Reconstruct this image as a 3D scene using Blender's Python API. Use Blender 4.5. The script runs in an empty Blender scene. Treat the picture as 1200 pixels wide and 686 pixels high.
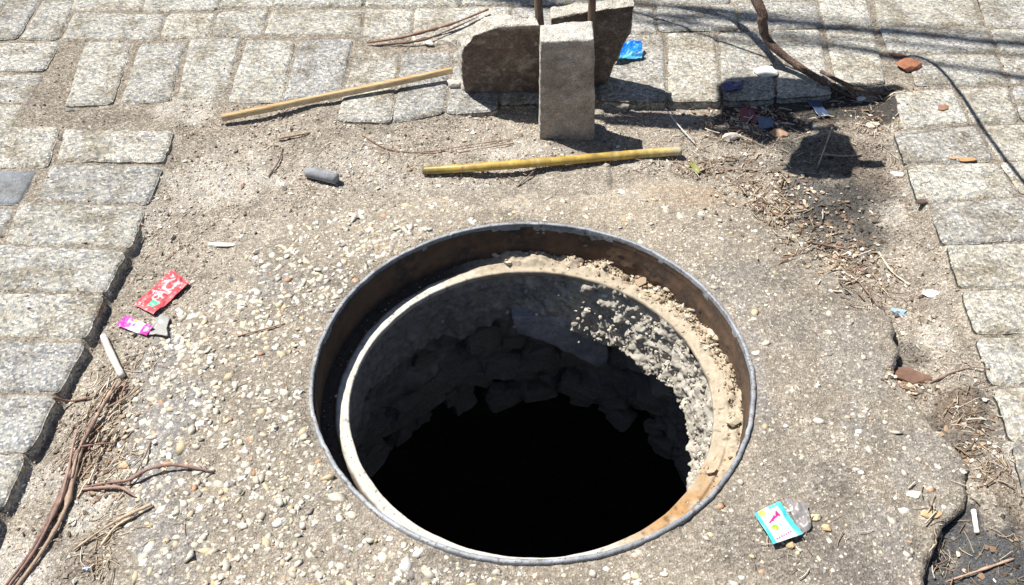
import bpy, bmesh, math, random
import numpy as np
from mathutils import Vector, Matrix
R = math.radians
SC = bpy.context.scene
COL = SC.collection
random.seed(7)
rng = np.random.default_rng(11)

# ------------------------------------------------------------------ camera, world, sun, exposure
CAMX, CAMY, CAMZ, PITCH, FPX = -0.0299, -1.0036, 1.1598, R(44.922), 1200.0
cam = bpy.data.cameras.new('camera'); cam_o = bpy.data.objects.new('camera', cam); COL.objects.link(cam_o)
cam_o.location = (CAMX, CAMY, CAMZ); cam_o.rotation_euler = (R(90) - PITCH, 0, 0)
cam.lens = 36.0; cam.sensor_width = 36.0; cam.clip_start = 0.02; cam.clip_end = 200
SC.camera = cam_o
SUN_EL, SUN_AZ = R(62.5), R(155)          # azimuth measured from +x towards +y (where the sun stands)
w = bpy.data.worlds.new('World'); SC.world = w; w.use_nodes = True
nt = w.node_tree; bg = nt.nodes['Background']
sky = nt.nodes.new('ShaderNodeTexSky'); sky.sky_type = 'NISHITA'; sky.sun_disc = False
sky.sun_elevation = SUN_EL; sky.sun_rotation = R(90) - SUN_AZ
nt.links.new(sky.outputs[0], bg.inputs[0]); bg.inputs[1].default_value = 0.05
sun = bpy.data.lights.new('sun', 'SUN'); sun.energy = 5.0; sun.angle = R(0.53); sun.color = (1, 0.955, 0.88)
sun_o = bpy.data.objects.new('sun', sun); COL.objects.link(sun_o)
SDIR = Vector((math.cos(SUN_EL) * math.cos(SUN_AZ), math.cos(SUN_EL) * math.sin(SUN_AZ), math.sin(SUN_EL)))
sun_o.rotation_euler = SDIR.to_track_quat('Z', 'Y').to_euler(); sun_o.location = SDIR * 5
SC.view_settings.view_transform = 'Standard'; SC.view_settings.look = 'None'
SC.view_settings.exposure = 0.62; SC.view_settings.gamma = 1.0
SC.render.engine = 'CYCLES'; SC.cycles.max_bounces = 6

# ------------------------------------------------------------------ where things stand on the ground
_c, _s = math.cos(PITCH), math.sin(PITCH)
def ray(px, py):
    u, v = (px - 600) / FPX, (343 - py) / FPX
    return Vector((u, _c + v * _s, -_s + v * _c))
def gp(px, py, z=0.0):
    d = ray(px, py); t = (z - CAMZ) / d.z
    return Vector((CAMX + d.x * t, CAMY + d.y * t, z))
def vp(px, py, Y0, lean=0.0):            # point on an upright (leaning) plane y = Y0 - lean*z
    d = ray(px, py); t = (Y0 - lean * CAMZ - CAMY) / (d.y + lean * d.z)
    return Vector((CAMX + d.x * t, CAMY + d.y * t, CAMZ + d.z * t))
def scale_at(py):                        # pixels per metre, sideways, on the ground
    return 0.601 * (py + 854)
def caster(px, py, h):                   # place at height h whose shadow reaches a spot of the ground
    p = gp(px, py); return p + SDIR * (h / SDIR.z)

# ------------------------------------------------------------------ numpy noise
def _hash(ix, iy, iz):
    n = (ix * 374761393 + iy * 668265263 + iz * 2147483647 + 1013904223) & 0xffffffff
    n = ((n ^ (n >> 13)) * 1274126177) & 0xffffffff
    n = ((n ^ (n >> 15)) * 2246822519) & 0xffffffff
    return ((n ^ (n >> 16)) & 0xffff) / 65535.0 * 2 - 1
def vn(x, y, z=0.0):
    x, y = np.asarray(x, float), np.asarray(y, float); z = np.asarray(z, float) + 0 * x
    ix, iy, iz = np.floor(x).astype(np.int64), np.floor(y).astype(np.int64), np.floor(z).astype(np.int64)
    fx, fy, fz = x - ix, y - iy, z - iz
    fx, fy, fz = fx*fx*(3-2*fx), fy*fy*(3-2*fy), fz*fz*(3-2*fz)
    r = 0
    for dx in (0, 1):
        for dy in (0, 1):
            for dz in (0, 1):
                r = r + _hash(ix+dx, iy+dy, iz+dz) * (fx if dx else 1-fx) * (fy if dy else 1-fy) * (fz if dz else 1-fz)
    return r
def fbm(x, y, z=0.0, oc=4):
    r, a = 0, 1.0
    x, y, z = np.asarray(x, float), np.asarray(y, float), np.asarray(z, float)
    for k in range(oc):
        r = r + a * vn(x * 2**k + 17.3*k, y * 2**k - 9.1*k, z * 2**k + 3.7*k); a *= 0.5
    return r / 1.6
def sstep(a, b, x):
    t = np.clip((x - a) / (b - a), 0, 1); return t*t*(3-2*t)

# ------------------------------------------------------------------ object helpers
def tag(o, label=None, cat=None, group=None, kind=None):
    if label: o['label'] = label
    if cat: o['category'] = cat
    if group: o['group'] = group
    if kind: o['kind'] = kind
    return o
def link(o, parent=None):
    COL.objects.link(o)
    if parent is not None:
        o.parent = parent
        o.matrix_parent_inverse = Matrix.Translation(-parent.location)
    return o
def empty(name, loc=(0, 0, 0)):
    o = bpy.data.objects.new(name, None); o.empty_display_size = 0.05; COL.objects.link(o); o.location = loc
    return o
def mesh_np(name, V, F, mats, col=None, smooth=True, fmat=None):
    """V (n,3), F (m,k) same-size faces, or a list of such arrays"""
    me = bpy.data.meshes.new(name)
    Fs = F if isinstance(F, list) else [F]
    tot = sum(len(f) for f in Fs); loops = np.concatenate([f.ravel() for f in Fs])
    sizes = np.concatenate([np.full(len(f), f.shape[1]) for f in Fs])
    me.vertices.add(len(V)); me.vertices.foreach_set('co', np.ascontiguousarray(V, dtype=np.float32).ravel())
    me.loops.add(len(loops)); me.loops.foreach_set('vertex_index', loops.astype(np.int32))
    me.polygons.add(tot)
    me.polygons.foreach_set('loop_start', np.concatenate([[0], np.cumsum(sizes)[:-1]]).astype(np.int32))
    me.polygons.foreach_set('loop_total', sizes.astype(np.int32))
    if fmat is not None: me.polygons.foreach_set('material_index', fmat.astype(np.int32))
    me.update(calc_edges=True); me.validate()
    for m in (mats if isinstance(mats, (list, tuple)) else [mats]): me.materials.append(m)
    me.polygons.foreach_set('use_smooth', np.full(len(me.polygons), smooth))
    if col is not None:
        a = me.color_attributes.new('tone', 'FLOAT_COLOR', 'POINT')
        c = np.ones((len(V), 4), np.float32); c[:, :3] = col; a.data.foreach_set('color', c.ravel())
    return me
def obj(name, me, parent=None):
    return link(bpy.data.objects.new(name, me), parent)
def quads(nu, nv, wrap=False):
    i = np.arange(nu - (0 if wrap else 1))[:, None]; j = np.arange(nv - 1)[None, :]
    i2 = (i + 1) % nu
    f = np.stack([i*nv + j, i2*nv + j, i2*nv + j + 1, i*nv + j + 1], -1)
    return f.reshape(-1, 4)

# ------------------------------------------------------------------ materials
def new_mat(name):
    m = bpy.data.materials.new(name); m.use_nodes = True
    n = m.node_tree; return m, n, n.nodes['Principled BSDF']
def N(n, t, **kw):
    x = n.nodes.new(t)
    for k, v in kw.items():
        if k in x.inputs: x.inputs[k].default_value = v
        else: setattr(x, k, v)
    return x
def ramp(n, fac, stops):
    r = n.nodes.new('ShaderNodeValToRGB'); n.links.new(fac, r.inputs[0])
    e = r.color_ramp.elements
    while len(e) < len(stops): e.new(0.5)
    for el, (p, c) in zip(e, stops):
        el.position = p; el.color = (*c, 1) if len(c) == 3 else c
    return r.outputs[0]
def mix(n, a, b, fac, mode='MIX'):
    m = n.nodes.new('ShaderNodeMix'); m.data_type = 'RGBA'; m.blend_type = mode
    for sock, v in ((m.inputs[0], fac), (m.inputs[6], a), (m.inputs[7], b)):
        if hasattr(v, 'links'): n.links.new(v, sock)
        elif isinstance(v, tuple): sock.default_value = (*v, 1)
        else: sock.default_value = v
    return m.outputs[2]
def bump(n, p, h, strength, dist, prev=None):
    b = N(n, 'ShaderNodeBump', Strength=strength, Distance=dist); n.links.new(h, b.inputs['Height'])
    if prev is not None: n.links.new(prev, b.inputs['Normal'])
    n.links.new(b.outputs[0], p.inputs['Normal']); return b.outputs[0]
def gritty(name, tone=None, specks=((0, (.10,.10,.10)), (.4, (.30,.28,.26)), (.75, (.5,.47,.42)), (1, (.75,.73,.68))),
           speck_scale=260, speck_mix=0.5, noise_scale=30, noise_amt=.35, bump_s=.6, bump_d=.002, rough=.9, coarse=None):
    """granular mineral surface; its own colour comes from the 'tone' attribute or a fixed tone"""
    m, n, p = new_mat(name)
    tc = N(n, 'ShaderNodeTexCoord').outputs['Object']
    if tone is None:
        a = N(n, 'ShaderNodeAttribute', attribute_name='tone').outputs['Color']
    else:
        a = None
    vo = N(n, 'ShaderNodeTexVoronoi', Scale=speck_scale, Randomness=1.0); n.links.new(tc, vo.inputs['Vector'])
    sep = N(n, 'ShaderNodeSeparateColor'); n.links.new(vo.outputs['Color'], sep.inputs[0])
    sc = ramp(n, sep.outputs[0], specks)
    nz = N(n, 'ShaderNodeTexNoise', Scale=noise_scale, Detail=8.0, Roughness=.65); n.links.new(tc, nz.inputs['Vector'])
    nz2 = N(n, 'ShaderNodeTexNoise', Scale=speck_scale * 1.9, Detail=3.0, Roughness=.7); n.links.new(tc, nz2.inputs['Vector'])
    base = a if a is not None else mix(n, tone, tuple(c * .8 for c in tone), .3)
    if a is not None:                       # wet, sooty and shadow-painted spots darken their own grains too
        bw = N(n, 'ShaderNodeRGBToBW'); n.links.new(a, bw.inputs[0])
        sc = mix(n, sc, mix(n, a, (1.8, 1.8, 1.8), 1.0, 'MULTIPLY'), ramp(n, bw.outputs[0], ((.04, (.9,)*3), (.20, (0,)*3))))
    c1 = mix(n, base, sc, speck_mix)
    lo = ramp(n, nz.outputs['Fac'], ((.3, (1-noise_amt,)*3), (.7, (1+noise_amt*.5,)*3)))
    c2 = mix(n, c1, lo, 1.0, 'MULTIPLY')
    fine = ramp(n, nz2.outputs['Fac'], ((.32, (.62, .62, .64)), (.66, (1.28, 1.27, 1.24))))
    c3 = mix(n, c2, fine, 1.0, 'MULTIPLY')
    if tone is not None:                    # every stone a little different, with worn and stained areas of its own
        oi = N(n, 'ShaderNodeObjectInfo'); c3 = mix(n, c3, ramp(n, oi.outputs['Random'], ((0, (.88, .89, .92)), (.5, (1.0, 1.0, .98)), (1, (1.12, 1.10, 1.05)))), 1.0, 'MULTIPLY')
        ad = N(n, 'ShaderNodeVectorMath', operation='ADD'); n.links.new(tc, ad.inputs[0]); n.links.new(oi.outputs['Location'], ad.inputs[1])
        n5 = N(n, 'ShaderNodeTexNoise', Scale=13.0, Detail=6.0, Roughness=.7); n.links.new(ad.outputs[0], n5.inputs['Vector'])
        c3 = mix(n, c3, ramp(n, n5.outputs['Fac'], ((.38, (.66, .62, .56)), (.52, (1, 1, 1)), (.7, (1.1, 1.1, 1.1)))), 1.0, 'MULTIPLY')
    n.links.new(c3, p.inputs['Base Color']); p.inputs['Roughness'].default_value = rough
    p.inputs['Specular IOR Level'].default_value = .25
    b1 = bump(n, p, vo.outputs['Distance'], bump_s, bump_d)
    b2 = bump(n, p, nz2.outputs['Fac'], bump_s, bump_d, b1)
    if coarse:
        bump(n, p, nz.outputs['Fac'], bump_s, coarse, b2)
    return m
def toned(name, rough=.85, noise=.25, scale=120, bump_d=.0006, spec=.3, metallic=0):
    """colour from attribute 'tone' with a little grain"""
    m, n, p = new_mat(name)
    tc = N(n, 'ShaderNodeTexCoord').outputs['Object']
    a = N(n, 'ShaderNodeAttribute', attribute_name='tone').outputs['Color']
    nz = N(n, 'ShaderNodeTexNoise', Scale=scale, Detail=5.0, Roughness=.65); n.links.new(tc, nz.inputs['Vector'])
    lo = ramp(n, nz.outputs['Fac'], ((.3, (1-noise,)*3), (.7, (1+noise*.5,)*3)))
    n.links.new(mix(n, a, lo, 1.0, 'MULTIPLY'), p.inputs['Base Color'])
    p.inputs['Roughness'].default_value = rough; p.inputs['Specular IOR Level'].default_value = spec
    p.inputs['Metallic'].default_value = metallic
    bump(n, p, nz.outputs['Fac'], .7, bump_d)
    return m
def two_tone(name, ca, cb, scale=30, lo=.4, hi=.6, rough=.8, metallic=0, bump_s=.5, bump_d=.001, stretch=None, cc=None, spec=.3):
    m, n, p = new_mat(name)
    tc = N(n, 'ShaderNodeTexCoord').outputs['Object']
    if stretch:
        mp = N(n, 'ShaderNodeMapping'); mp.inputs['Scale'].default_value = stretch; n.links.new(tc, mp.inputs[0]); tc = mp.outputs[0]
    nz = N(n, 'ShaderNodeTexNoise', Scale=scale, Detail=8.0, Roughness=.7); n.links.new(tc, nz.inputs['Vector'])
    c = ramp(n, nz.outputs['Fac'], ((lo, ca), (hi, cb)))
    n2 = N(n, 'ShaderNodeTexNoise', Scale=scale * 7, Detail=4.0, Roughness=.7); n.links.new(tc, n2.inputs['Vector'])
    if cc:
        f = ramp(n, n2.outputs['Fac'], ((.5, (0, 0, 0)), (.62, (1, 1, 1)))); c = mix(n, c, cc, f)
    f2 = ramp(n, n2.outputs['Fac'], ((.3, (.75,)*3), (.7, (1.15,)*3)))
    c = mix(n, c, f2, 1.0, 'MULTIPLY')
    n.links.new(c, p.inputs['Base Color']); p.inputs['Roughness'].default_value = rough
    p.inputs['Metallic'].default_value = metallic; p.inputs['Specular IOR Level'].default_value = spec
    b = bump(n, p, nz.outputs['Fac'], bump_s, bump_d * 3); bump(n, p, n2.outputs['Fac'], bump_s, bump_d, b)
    return m

M = {}
M['dirt'] = gritty('dry_dirt', speck_scale=330, speck_mix=.5, noise_scale=26, noise_amt=.3, bump_s=.9, bump_d=.0022, coarse=.006,
                   specks=((0, (.06,.055,.05)), (.35, (.22,.19,.155)), (.75, (.46,.41,.34)), (1, (.80,.76,.68))))
M['concrete'] = gritty('aggregate_concrete', speck_scale=280, speck_mix=.4, noise_scale=18, noise_amt=.28, bump_s=.9, bump_d=.0018, coarse=.004,
                   specks=((0, (.07,.065,.06)), (.4, (.21,.19,.165)), (.75, (.40,.365,.31)), (1, (.72,.68,.60))))
def paver_mat(name, tint, sm=.75, hi=1.0):
    t = tint
    return gritty(name, tone=t, speck_scale=230, speck_mix=sm, noise_scale=22, noise_amt=.2, bump_s=.9, bump_d=.0017, rough=.88,
                  specks=((0, (.14*hi,.15*hi,.165*hi)), (.28, (.28*hi,.29*hi,.30*hi)), (.55, (.44*hi,.415*hi,.36*hi)), (.85, (.56*hi,.53*hi,.46*hi)), (1, (.82,.82,.80))))
M['paver_a'] = paver_mat('paver_stone_grey', (.35, .355, .35))
M['paver_b'] = paver_mat('paver_stone_sandy', (.41, .385, .33))
M['paver_c'] = paver_mat('paver_stone_pale', (.385, .39, .385), hi=1.08)
M['paver_blue'] = gritty('paver_smooth_bluegrey', tone=(.21, .235, .27), speck_scale=400, speck_mix=.15, noise_scale=30, noise_amt=.2, bump_s=.5, bump_d=.0008)
M['pebble'] = toned('pebble', rough=.7, noise=.2, scale=150)
M['grit'] = toned('grit', rough=.9, noise=.1, scale=300)
M['straw'] = toned('straw', rough=.75, noise=.15, scale=200)
M['print'] = toned('printed_foil', rough=.38, noise=.06, scale=60, spec=.5)
M['rim'] = two_tone('worn_steel_rim', (.24, .265, .30), (.40, .425, .46), scale=25, rough=.6, metallic=.12, cc=(.16, .13, .11), bump_d=.0005, spec=.5)
M['rust_wall'] = two_tone('rusty_frame_wall', (.055, .045, .04), (.17, .105, .065), scale=9, lo=.38, hi=.68, rough=.85, cc=(.12, .075, .05), bump_d=.0012)
M['ledge'] = toned('dusty_ledge', rough=.85, noise=.3, scale=90, bump_d=.0012)
M['neck'] = toned('mortar_neck', rough=.95, noise=.45, scale=70, bump_d=.0035)
M['chamber'] = two_tone('sooty_wet_wall', (.18, .18, .185), (.38, .37, .36), scale=11, rough=.8, bump_d=.004)
M['chamber_brick'] = two_tone('sooty_brick', (.22, .215, .21), (.50, .48, .45), scale=30, rough=.9, bump_d=.004)
M['pit'] = two_tone('pit_shade_black', (.03, .029, .028), (.06, .058, .055), scale=8, rough=.9, bump_d=.002)  # near-black base colour stands in for the unlit depth
M['chip_slab'] = two_tone('slate_slab', (.26, .27, .30), (.40, .41, .45), scale=20, rough=.8)
M['block'] = two_tone('cement_block', (.30, .235, .185), (.44, .385, .32), scale=14, rough=.95, cc=(.55, .50, .43), bump_d=.0016)
M['rubble'] = two_tone('rubble_concrete', (.20, .14, .11), (.40, .34, .27), scale=17, lo=.42, hi=.62, rough=.95, cc=(.5, .44, .36), bump_d=.003)
M['mason'] = gritty('crumbly_concrete', speck_scale=300, speck_mix=.22, noise_scale=55, noise_amt=.38, bump_s=1.0, bump_d=.0024, coarse=.006, rough=.95, specks=((0, (.08,.075,.07)), (.4, (.24,.22,.19)), (.75, (.42,.39,.34)), (1, (.7,.67,.6))))
M['wood'] = two_tone('grey_brown_wood', (.13, .085, .06), (.26, .19, .14), scale=40, rough=.85, stretch=(6, 6, .6))
M['lath'] = two_tone('pale_wood_lath', (.50, .37, .20), (.68, .58, .42), scale=18, rough=.7, stretch=(1, 9, 9), bump_d=.0004)
M['cane'] = toned('yellow_cane', rough=.45, noise=.4, scale=60, bump_d=.0004, spec=.5)
M['lath_bark'] = two_tone('lath_bark_side', (.38, .25, .12), (.56, .41, .23), scale=18, rough=.75, stretch=(1, 9, 9), bump_d=.0004)
M['iron'] = two_tone('rusty_iron', (.055, .03, .022), (.14, .085, .06), scale=60, rough=.75, cc=(.22, .18, .15))
M['twig'] = toned('twig', rough=.85, noise=.35, scale=240)
M['stone'] = toned('stone', rough=.85, noise=.25, scale=90, bump_d=.0015)

# ------------------------------------------------------------------ ground sheet
EXC = [(-75, 760), (-40, 680), (0, 596), (30, 532), (66, 461), (98, 399), (120, 345), (149, 290), (172, 240), (190, 194),
       (203, 152), (204, 122), (330, 118), (395, 144), (458, 144), (520, 133), (560, 119), (700, 118), (850, 118), (980, 106),
       (1043, 104), (1047, 126), (1061, 190), (1080, 238), (1108, 287), (1143, 390), (1165, 452), (1188, 520), (1205, 600),
       (1222, 690), (1240, 780)]
EXW = np.array([gp(*p)[:2] for p in EXC])
EXW = np.vstack([EXW, [[EXW[-1, 0] + .03, -1.3], [EXW[0, 0] - .02, -1.3]]])
def poly_sd(x, y, P):                    # signed distance, negative inside
    d2 = np.full(x.shape, 1e9); ins = np.zeros(x.shape, bool)
    for a, b in zip(P, np.roll(P, -1, 0)):
        e = b - a; L = e @ e
        t = np.clip(((x-a[0])*e[0] + (y-a[1])*e[1]) / L, 0, 1)
        d2 = np.minimum(d2, (x-a[0]-t*e[0])**2 + (y-a[1]-t*e[1])**2)
        c = ((a[1] > y) != (b[1] > y)) & (x < (b[0]-a[0]) * (y-a[1]) / (b[1]-a[1] + 1e-12) + a[0])
        ins ^= c
    d = np.sqrt(d2); return np.where(ins, -d, d)
PT = 0.008                               # top of the paving stones
def dirt_h(x, y):
    sd = poly_sd(x, y, EXW)
    deep = np.where(x < 0, -.016, -.026) + .004 * fbm(x*9, y*9, 2.0)
    deep = deep + .012 * sstep(.10, .26, -sd) * (x < -.2) * (y < .35)
    deep = deep + (x > 0) * .021 * (1 - sstep(.03, .12, -sd))
    top = sstep(.30, .42, y); deep = deep * (1 - top) + top * (-.005 + .003 * fbm(x*9, y*9, 3.0) - .006 * (x > .15))
    soft = sstep(.28, .36, y) * sstep(-.05, -.15, x); nn_ = .014 * fbm(x*25, y*25, 6.0) * soft
    h = deep + (.0042 - deep) * sstep(-.012 - .05*soft, .002 + .02*soft, sd + nn_)
    jx = fbm(x*7, y*7, 7.5)
    h = h + (sd > 0) * .0030 * sstep(.15, .8, jx)
    h = h + .0022 * fbm(x*45, y*45, 1.0) + .0010 * vn(x*190, y*190, 4.0)
    # low drifts of swept dirt
    for (px, py, r, a) in ((640, 185, .10, .012), (560, 190, .09, .010), (930, 210, .13, .006), (760, 180, .07, .007), (350, 175, .12, .006),
                           (120, 445, .05, .006), (1065, 445, .05, .006), (740, 190, .1, .005)):
        c = gp(px, py); h = h + a * np.exp(-((x-c.x)**2 + (y-c.y)**2) / (r*r*.4)) * (.8 + .4 * fbm(x*25, y*25, 9.0))
    return h
def blobs(x, y, c, spots):
    for (px, py, rx, ry, cc, s) in spots:
        q = gp(px, py); k = scale_at(py)
        u = (x - q.x) / (rx / k); v = (y - q.y) / (ry / (k * .72))
        d = np.sqrt(u*u + v*v) + .75 * fbm(x*22, y*22, px * .013, 5) + .08 * vn(x*90, y*90, 3.3)
        f = (1 - sstep(.55, 1.15, d)) * s
        c = c * (1 - f[..., None]) + np.array(cc) * f[..., None]
    return c
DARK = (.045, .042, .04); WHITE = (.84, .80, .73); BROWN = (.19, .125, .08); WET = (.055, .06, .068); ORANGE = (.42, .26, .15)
DIRT_SPOTS = [(30, 565, 44, 26, WHITE, .85), (95, 600, 34, 24, WHITE, .9), (20, 655, 60, 28, WHITE, .8), (105, 545, 18, 14, WHITE, .4), (10, 690, 60, 30, WHITE, .5),
    (215, 130, 40, 16, WHITE, .8), (300, 200, 70, 26, WHITE, .7), (235, 215, 60, 30, WHITE, .65), (160, 250, 26, 40, WHITE, .4), (400, 190, 70, 24, WHITE, .4), (590, 178, 60, 16, WHITE, .6),
    (480, 215, 90, 14, WHITE, .3), (1095, 385, 26, 14, WHITE, .75), (1050, 245, 20, 18, WHITE, .7), (1195, 545, 18, 40, (.55,.56,.58), .8),
    (740, 185, 50, 12, WHITE, .5), (800, 132, 45, 8, WHITE, .3),
    (960, 178, 60, 34, DARK, .75), (965, 225, 60, 30, WET, .9), (985, 265, 60, 34, DARK, .8), (880, 190, 40, 14, DARK, .4), (1010, 310, 40, 24, BROWN, .6), (960, 285, 40, 20, WET, .5),  # first spot paints the cast shadow in as darker soil
    (900, 125, 95, 32, DARK, 1.0), (880, 155, 60, 26, DARK, .8), (1010, 122, 90, 22, DARK, 1.0), (1005, 215, 45, 40, DARK, .55), (1015, 170, 40, 40, BROWN, .5), (1030, 250, 26, 60, DARK, .4), (1075, 340, 26, 40, BROWN, .4), (850, 190, 40, 18, BROWN, .5),  # first three spots paint in the shaded debris strip along with sooty soil
    (1065, 440, 46, 18, BROWN, .8), (1140, 500, 40, 44, DARK, .8), (1120, 470, 24, 24, BROWN, .6), (1165, 560, 30, 30, BROWN, .6),
    (1165, 640, 90, 60, WET, 1.0), (1150, 690, 100, 60, WET, 1.0), (1200, 600, 40, 30, BROWN, .5), (1062, 410, 26, 30, DARK, .7),
    (175, 425, 34, 22, BROWN, .35), (130, 520, 22, 30, BROWN, .45), (100, 655, 26, 22, BROWN, .6), (330, 190, 24, 16, BROWN, .45), (250, 150, 40, 14, BROWN, .3)]
def dirt_col(x, y):
    c = np.empty(x.shape + (3,)); c[...] = (.475, .42, .35)
    t = fbm(x*6, y*6, 5.0)[..., None]
    c = c * (1 + .22 * t) + np.array((.0, .008, .02)) * fbm(x*11, y*11, 8.0)[..., None]
    st_ = sstep(.05, .6, fbm(x*9, y*9, 31.0, 6))[..., None]; c = c * (1 - .38*st_) + np.array((.18, .16, .14)) * .38*st_
    sd = poly_sd(x, y, EXW); o = sstep(-.05, .06, sd + .05 * fbm(x*14, y*14, 2.0))[..., None]
    c = c * (1 - o) + np.array((.315, .27, .215)) * (1 + .25 * t) * o
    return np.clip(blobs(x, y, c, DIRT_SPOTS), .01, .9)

def axis(lo, hi, step, far):
    a = [lo]; s = step
    while a[-1] > -far: s *= 1.35; a.append(a[-1] - s)
    b = [hi]; s = step
    while b[-1] < far: s *= 1.35; b.append(b[-1] + s)
    return np.array(a[::-1] + list(np.arange(lo + step, hi, step)) + b)
gx = axis(-1.28, 1.28, .0042, 30); gy = axis(-.52, .98, .0042, 30)
X, Y = np.meshgrid(gx, gy, indexing='ij')
Z = np.where((np.abs(X) < 2.5) & (np.abs(Y) < 2.5), dirt_h(X, Y), .0)
C = dirt_col(X, Y)
Fq = quads(len(gx), len(gy))
cx = X.ravel()[Fq].mean(1); cy = Y.ravel()[Fq].mean(1)
Fq = Fq[np.hypot(cx, cy) > .36]
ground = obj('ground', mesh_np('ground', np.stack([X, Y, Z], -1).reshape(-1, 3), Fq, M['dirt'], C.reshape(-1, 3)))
tag(ground, kind='structure')

# ------------------------------------------------------------------ concrete collar round the hole
CB = [(248, 320), (262, 285), (330, 240), (430, 218), (540, 208), (640, 203), (720, 198), (790, 202), (845, 222), (898, 262), (960, 287),
      (1008, 322), (1040, 365), (1054, 402), (1046, 440), (1082, 472), (1106, 506), (1136, 545), (1126, 590), (1100, 612), (1090, 650), (1084, 700),
      (1080, 800), (900, 880), (600, 905), (300, 890), (120, 800), (96, 720), (108, 640), (122, 580), (128, 510), (150, 440), (178, 385), (212, 348)]
cb = np.array([gp(*p)[:2] for p in CB])
ang = np.arctan2(cb[:, 1], cb[:, 0]); rad = np.hypot(cb[:, 0], cb[:, 1]); o_ = np.argsort(ang); ang, rad = ang[o_], rad[o_]
NA, NR = 1150, 150
th = np.linspace(-np.pi, np.pi, NA, endpoint=False)
B = np.interp(th, np.r_[ang[-1]-2*np.pi, ang, ang[0]+2*np.pi], np.r_[rad[-1], rad, rad[0]])
def collar_B(t):
    b = np.interp(np.arctan2(np.sin(t), np.cos(t)), np.r_[ang[-1]-2*np.pi, ang, ang[0]+2*np.pi], np.r_[rad[-1], rad, rad[0]])
    cx_, cy_ = np.cos(t), np.sin(t)
    return b + .016 * fbm(cx_*6, cy_*6, 1.5) + .009 * fbm(cx_*28, cy_*28, 2.5, 3)
B = collar_B(th)
hard = lambda t: sstep(-.1, .35, np.cos(t - R(-18)))      # right-hand side ends in a broken step
def collar_z(x, y):
    r = np.hypot(x, y); t = np.arctan2(y, x); b = collar_B(t); h = hard(t)
    z = .0032 * fbm(x*12, y*12, 6.0) * sstep(.335, .40, r) + .0010 * fbm(x*60, y*60, 2.0) + .0006 * vn(x*210, y*210, 3.0)
    z = z - .004 * sstep(.345, .33, r) * (.5 + .5 * fbm(x*14, y*14, 1.0))
    e = b - r
    z = z - (1 - h) * .016 * (1 - sstep(0, .11, e))**1.2
    pit = fbm(x*16, y*16, 12.0, 5)
    z = z - .004 * sstep(.35, .7, pit)
    return z
COLLAR_SPOTS = [(180, 400, 45, 30, (.27,.275,.29), .8), (165, 560, 40, 90, (.27,.275,.29), .75), (190, 470, 50, 40, (.28,.28,.285), .7), (190, 640, 60, 50, (.28,.28,.29), .7), (280, 330, 60, 30, (.33,.325,.32), .5),
    (800, 232, 60, 20, (.44,.30,.19), .6), (900, 640, 90, 40, (.16,.14,.125), .6), (985, 590, 40, 40, (.15,.13,.115), .75), (990, 660, 60, 30, (.15,.13,.115), .8), (940, 560, 40, 30, (.22,.20,.18), .5), (350, 600, 60, 30, (.30,.27,.23), .4), (1000, 500, 60, 30, (.24,.22,.2), .4),
    (870, 330, 50, 30, (.27,.265,.26), .5), (1000, 430, 50, 60, (.30,.29,.28), .5), (1085, 560, 40, 60, (.30,.29,.28), .5), (600, 228, 230, 24, (.56,.49,.39), .65), (420, 270, 80, 30, (.50,.44,.35), .5), (720, 250, 90, 22, (.50,.42,.32), .5),
    (930, 380, 50, 40, (.27,.25,.23), .5), (1050, 650, 40, 50, (.33,.31,.3), .6), (1000, 310, 40, 20, (.5,.45,.38), .5), (880, 420, 16, 80, (.28,.28,.3), .5)]
def collar_col(x, y):
    c = np.empty(x.shape + (3,)); c[...] = (.39, .335, .265)
    t = fbm(x*5, y*5, 15.0)[..., None]
    c = c * (1 + .2 * t)
    st_ = sstep(.0, .6, fbm(x*10, y*10, 41.0, 6))[..., None]; c = c * (1 - .5*st_) + np.array((.17, .155, .14)) * .5*st_
    rgt = sstep(.25, .5, x)[..., None]; c = c * (1 - .22 * rgt)
    return np.clip(blobs(x, y, c, COLLAR_SPOTS), .01, .9)
s = np.linspace(0, 1, NR) ** 1.15
rr = .3275 + s[None, :] * (B[:, None] - .3275)
TX, TY = rr * np.cos(th)[:, None], rr * np.sin(th)[:, None]
TZ = collar_z(TX, TY)
# rounded, crumbling broken edge then a skirt
e = (B[:, None] - rr)
TZ = TZ - .005 * (1 - sstep(0, .006, e)) * hard(th)[:, None]
sk = [(.001, -.006), (.0005 - .002, -.014), (-.004, -.045)]
ex = [np.stack([(B + dr) * np.cos(th), (B + dr) * np.sin(th), TZ[:, -1] + dz], -1) for dr, dz in sk]
P = np.stack([TX, TY, TZ], -1)
P = np.concatenate([P] + [q[:, None, :] for q in ex], 1)
collar = obj('concrete_apron', mesh_np('concrete_apron', P.reshape(-1, 3), quads(NA, P.shape[1], True), M['concrete'], collar_col(P[..., 0], P[..., 1]).reshape(-1, 3)))
tag(collar, kind='structure')

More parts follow.
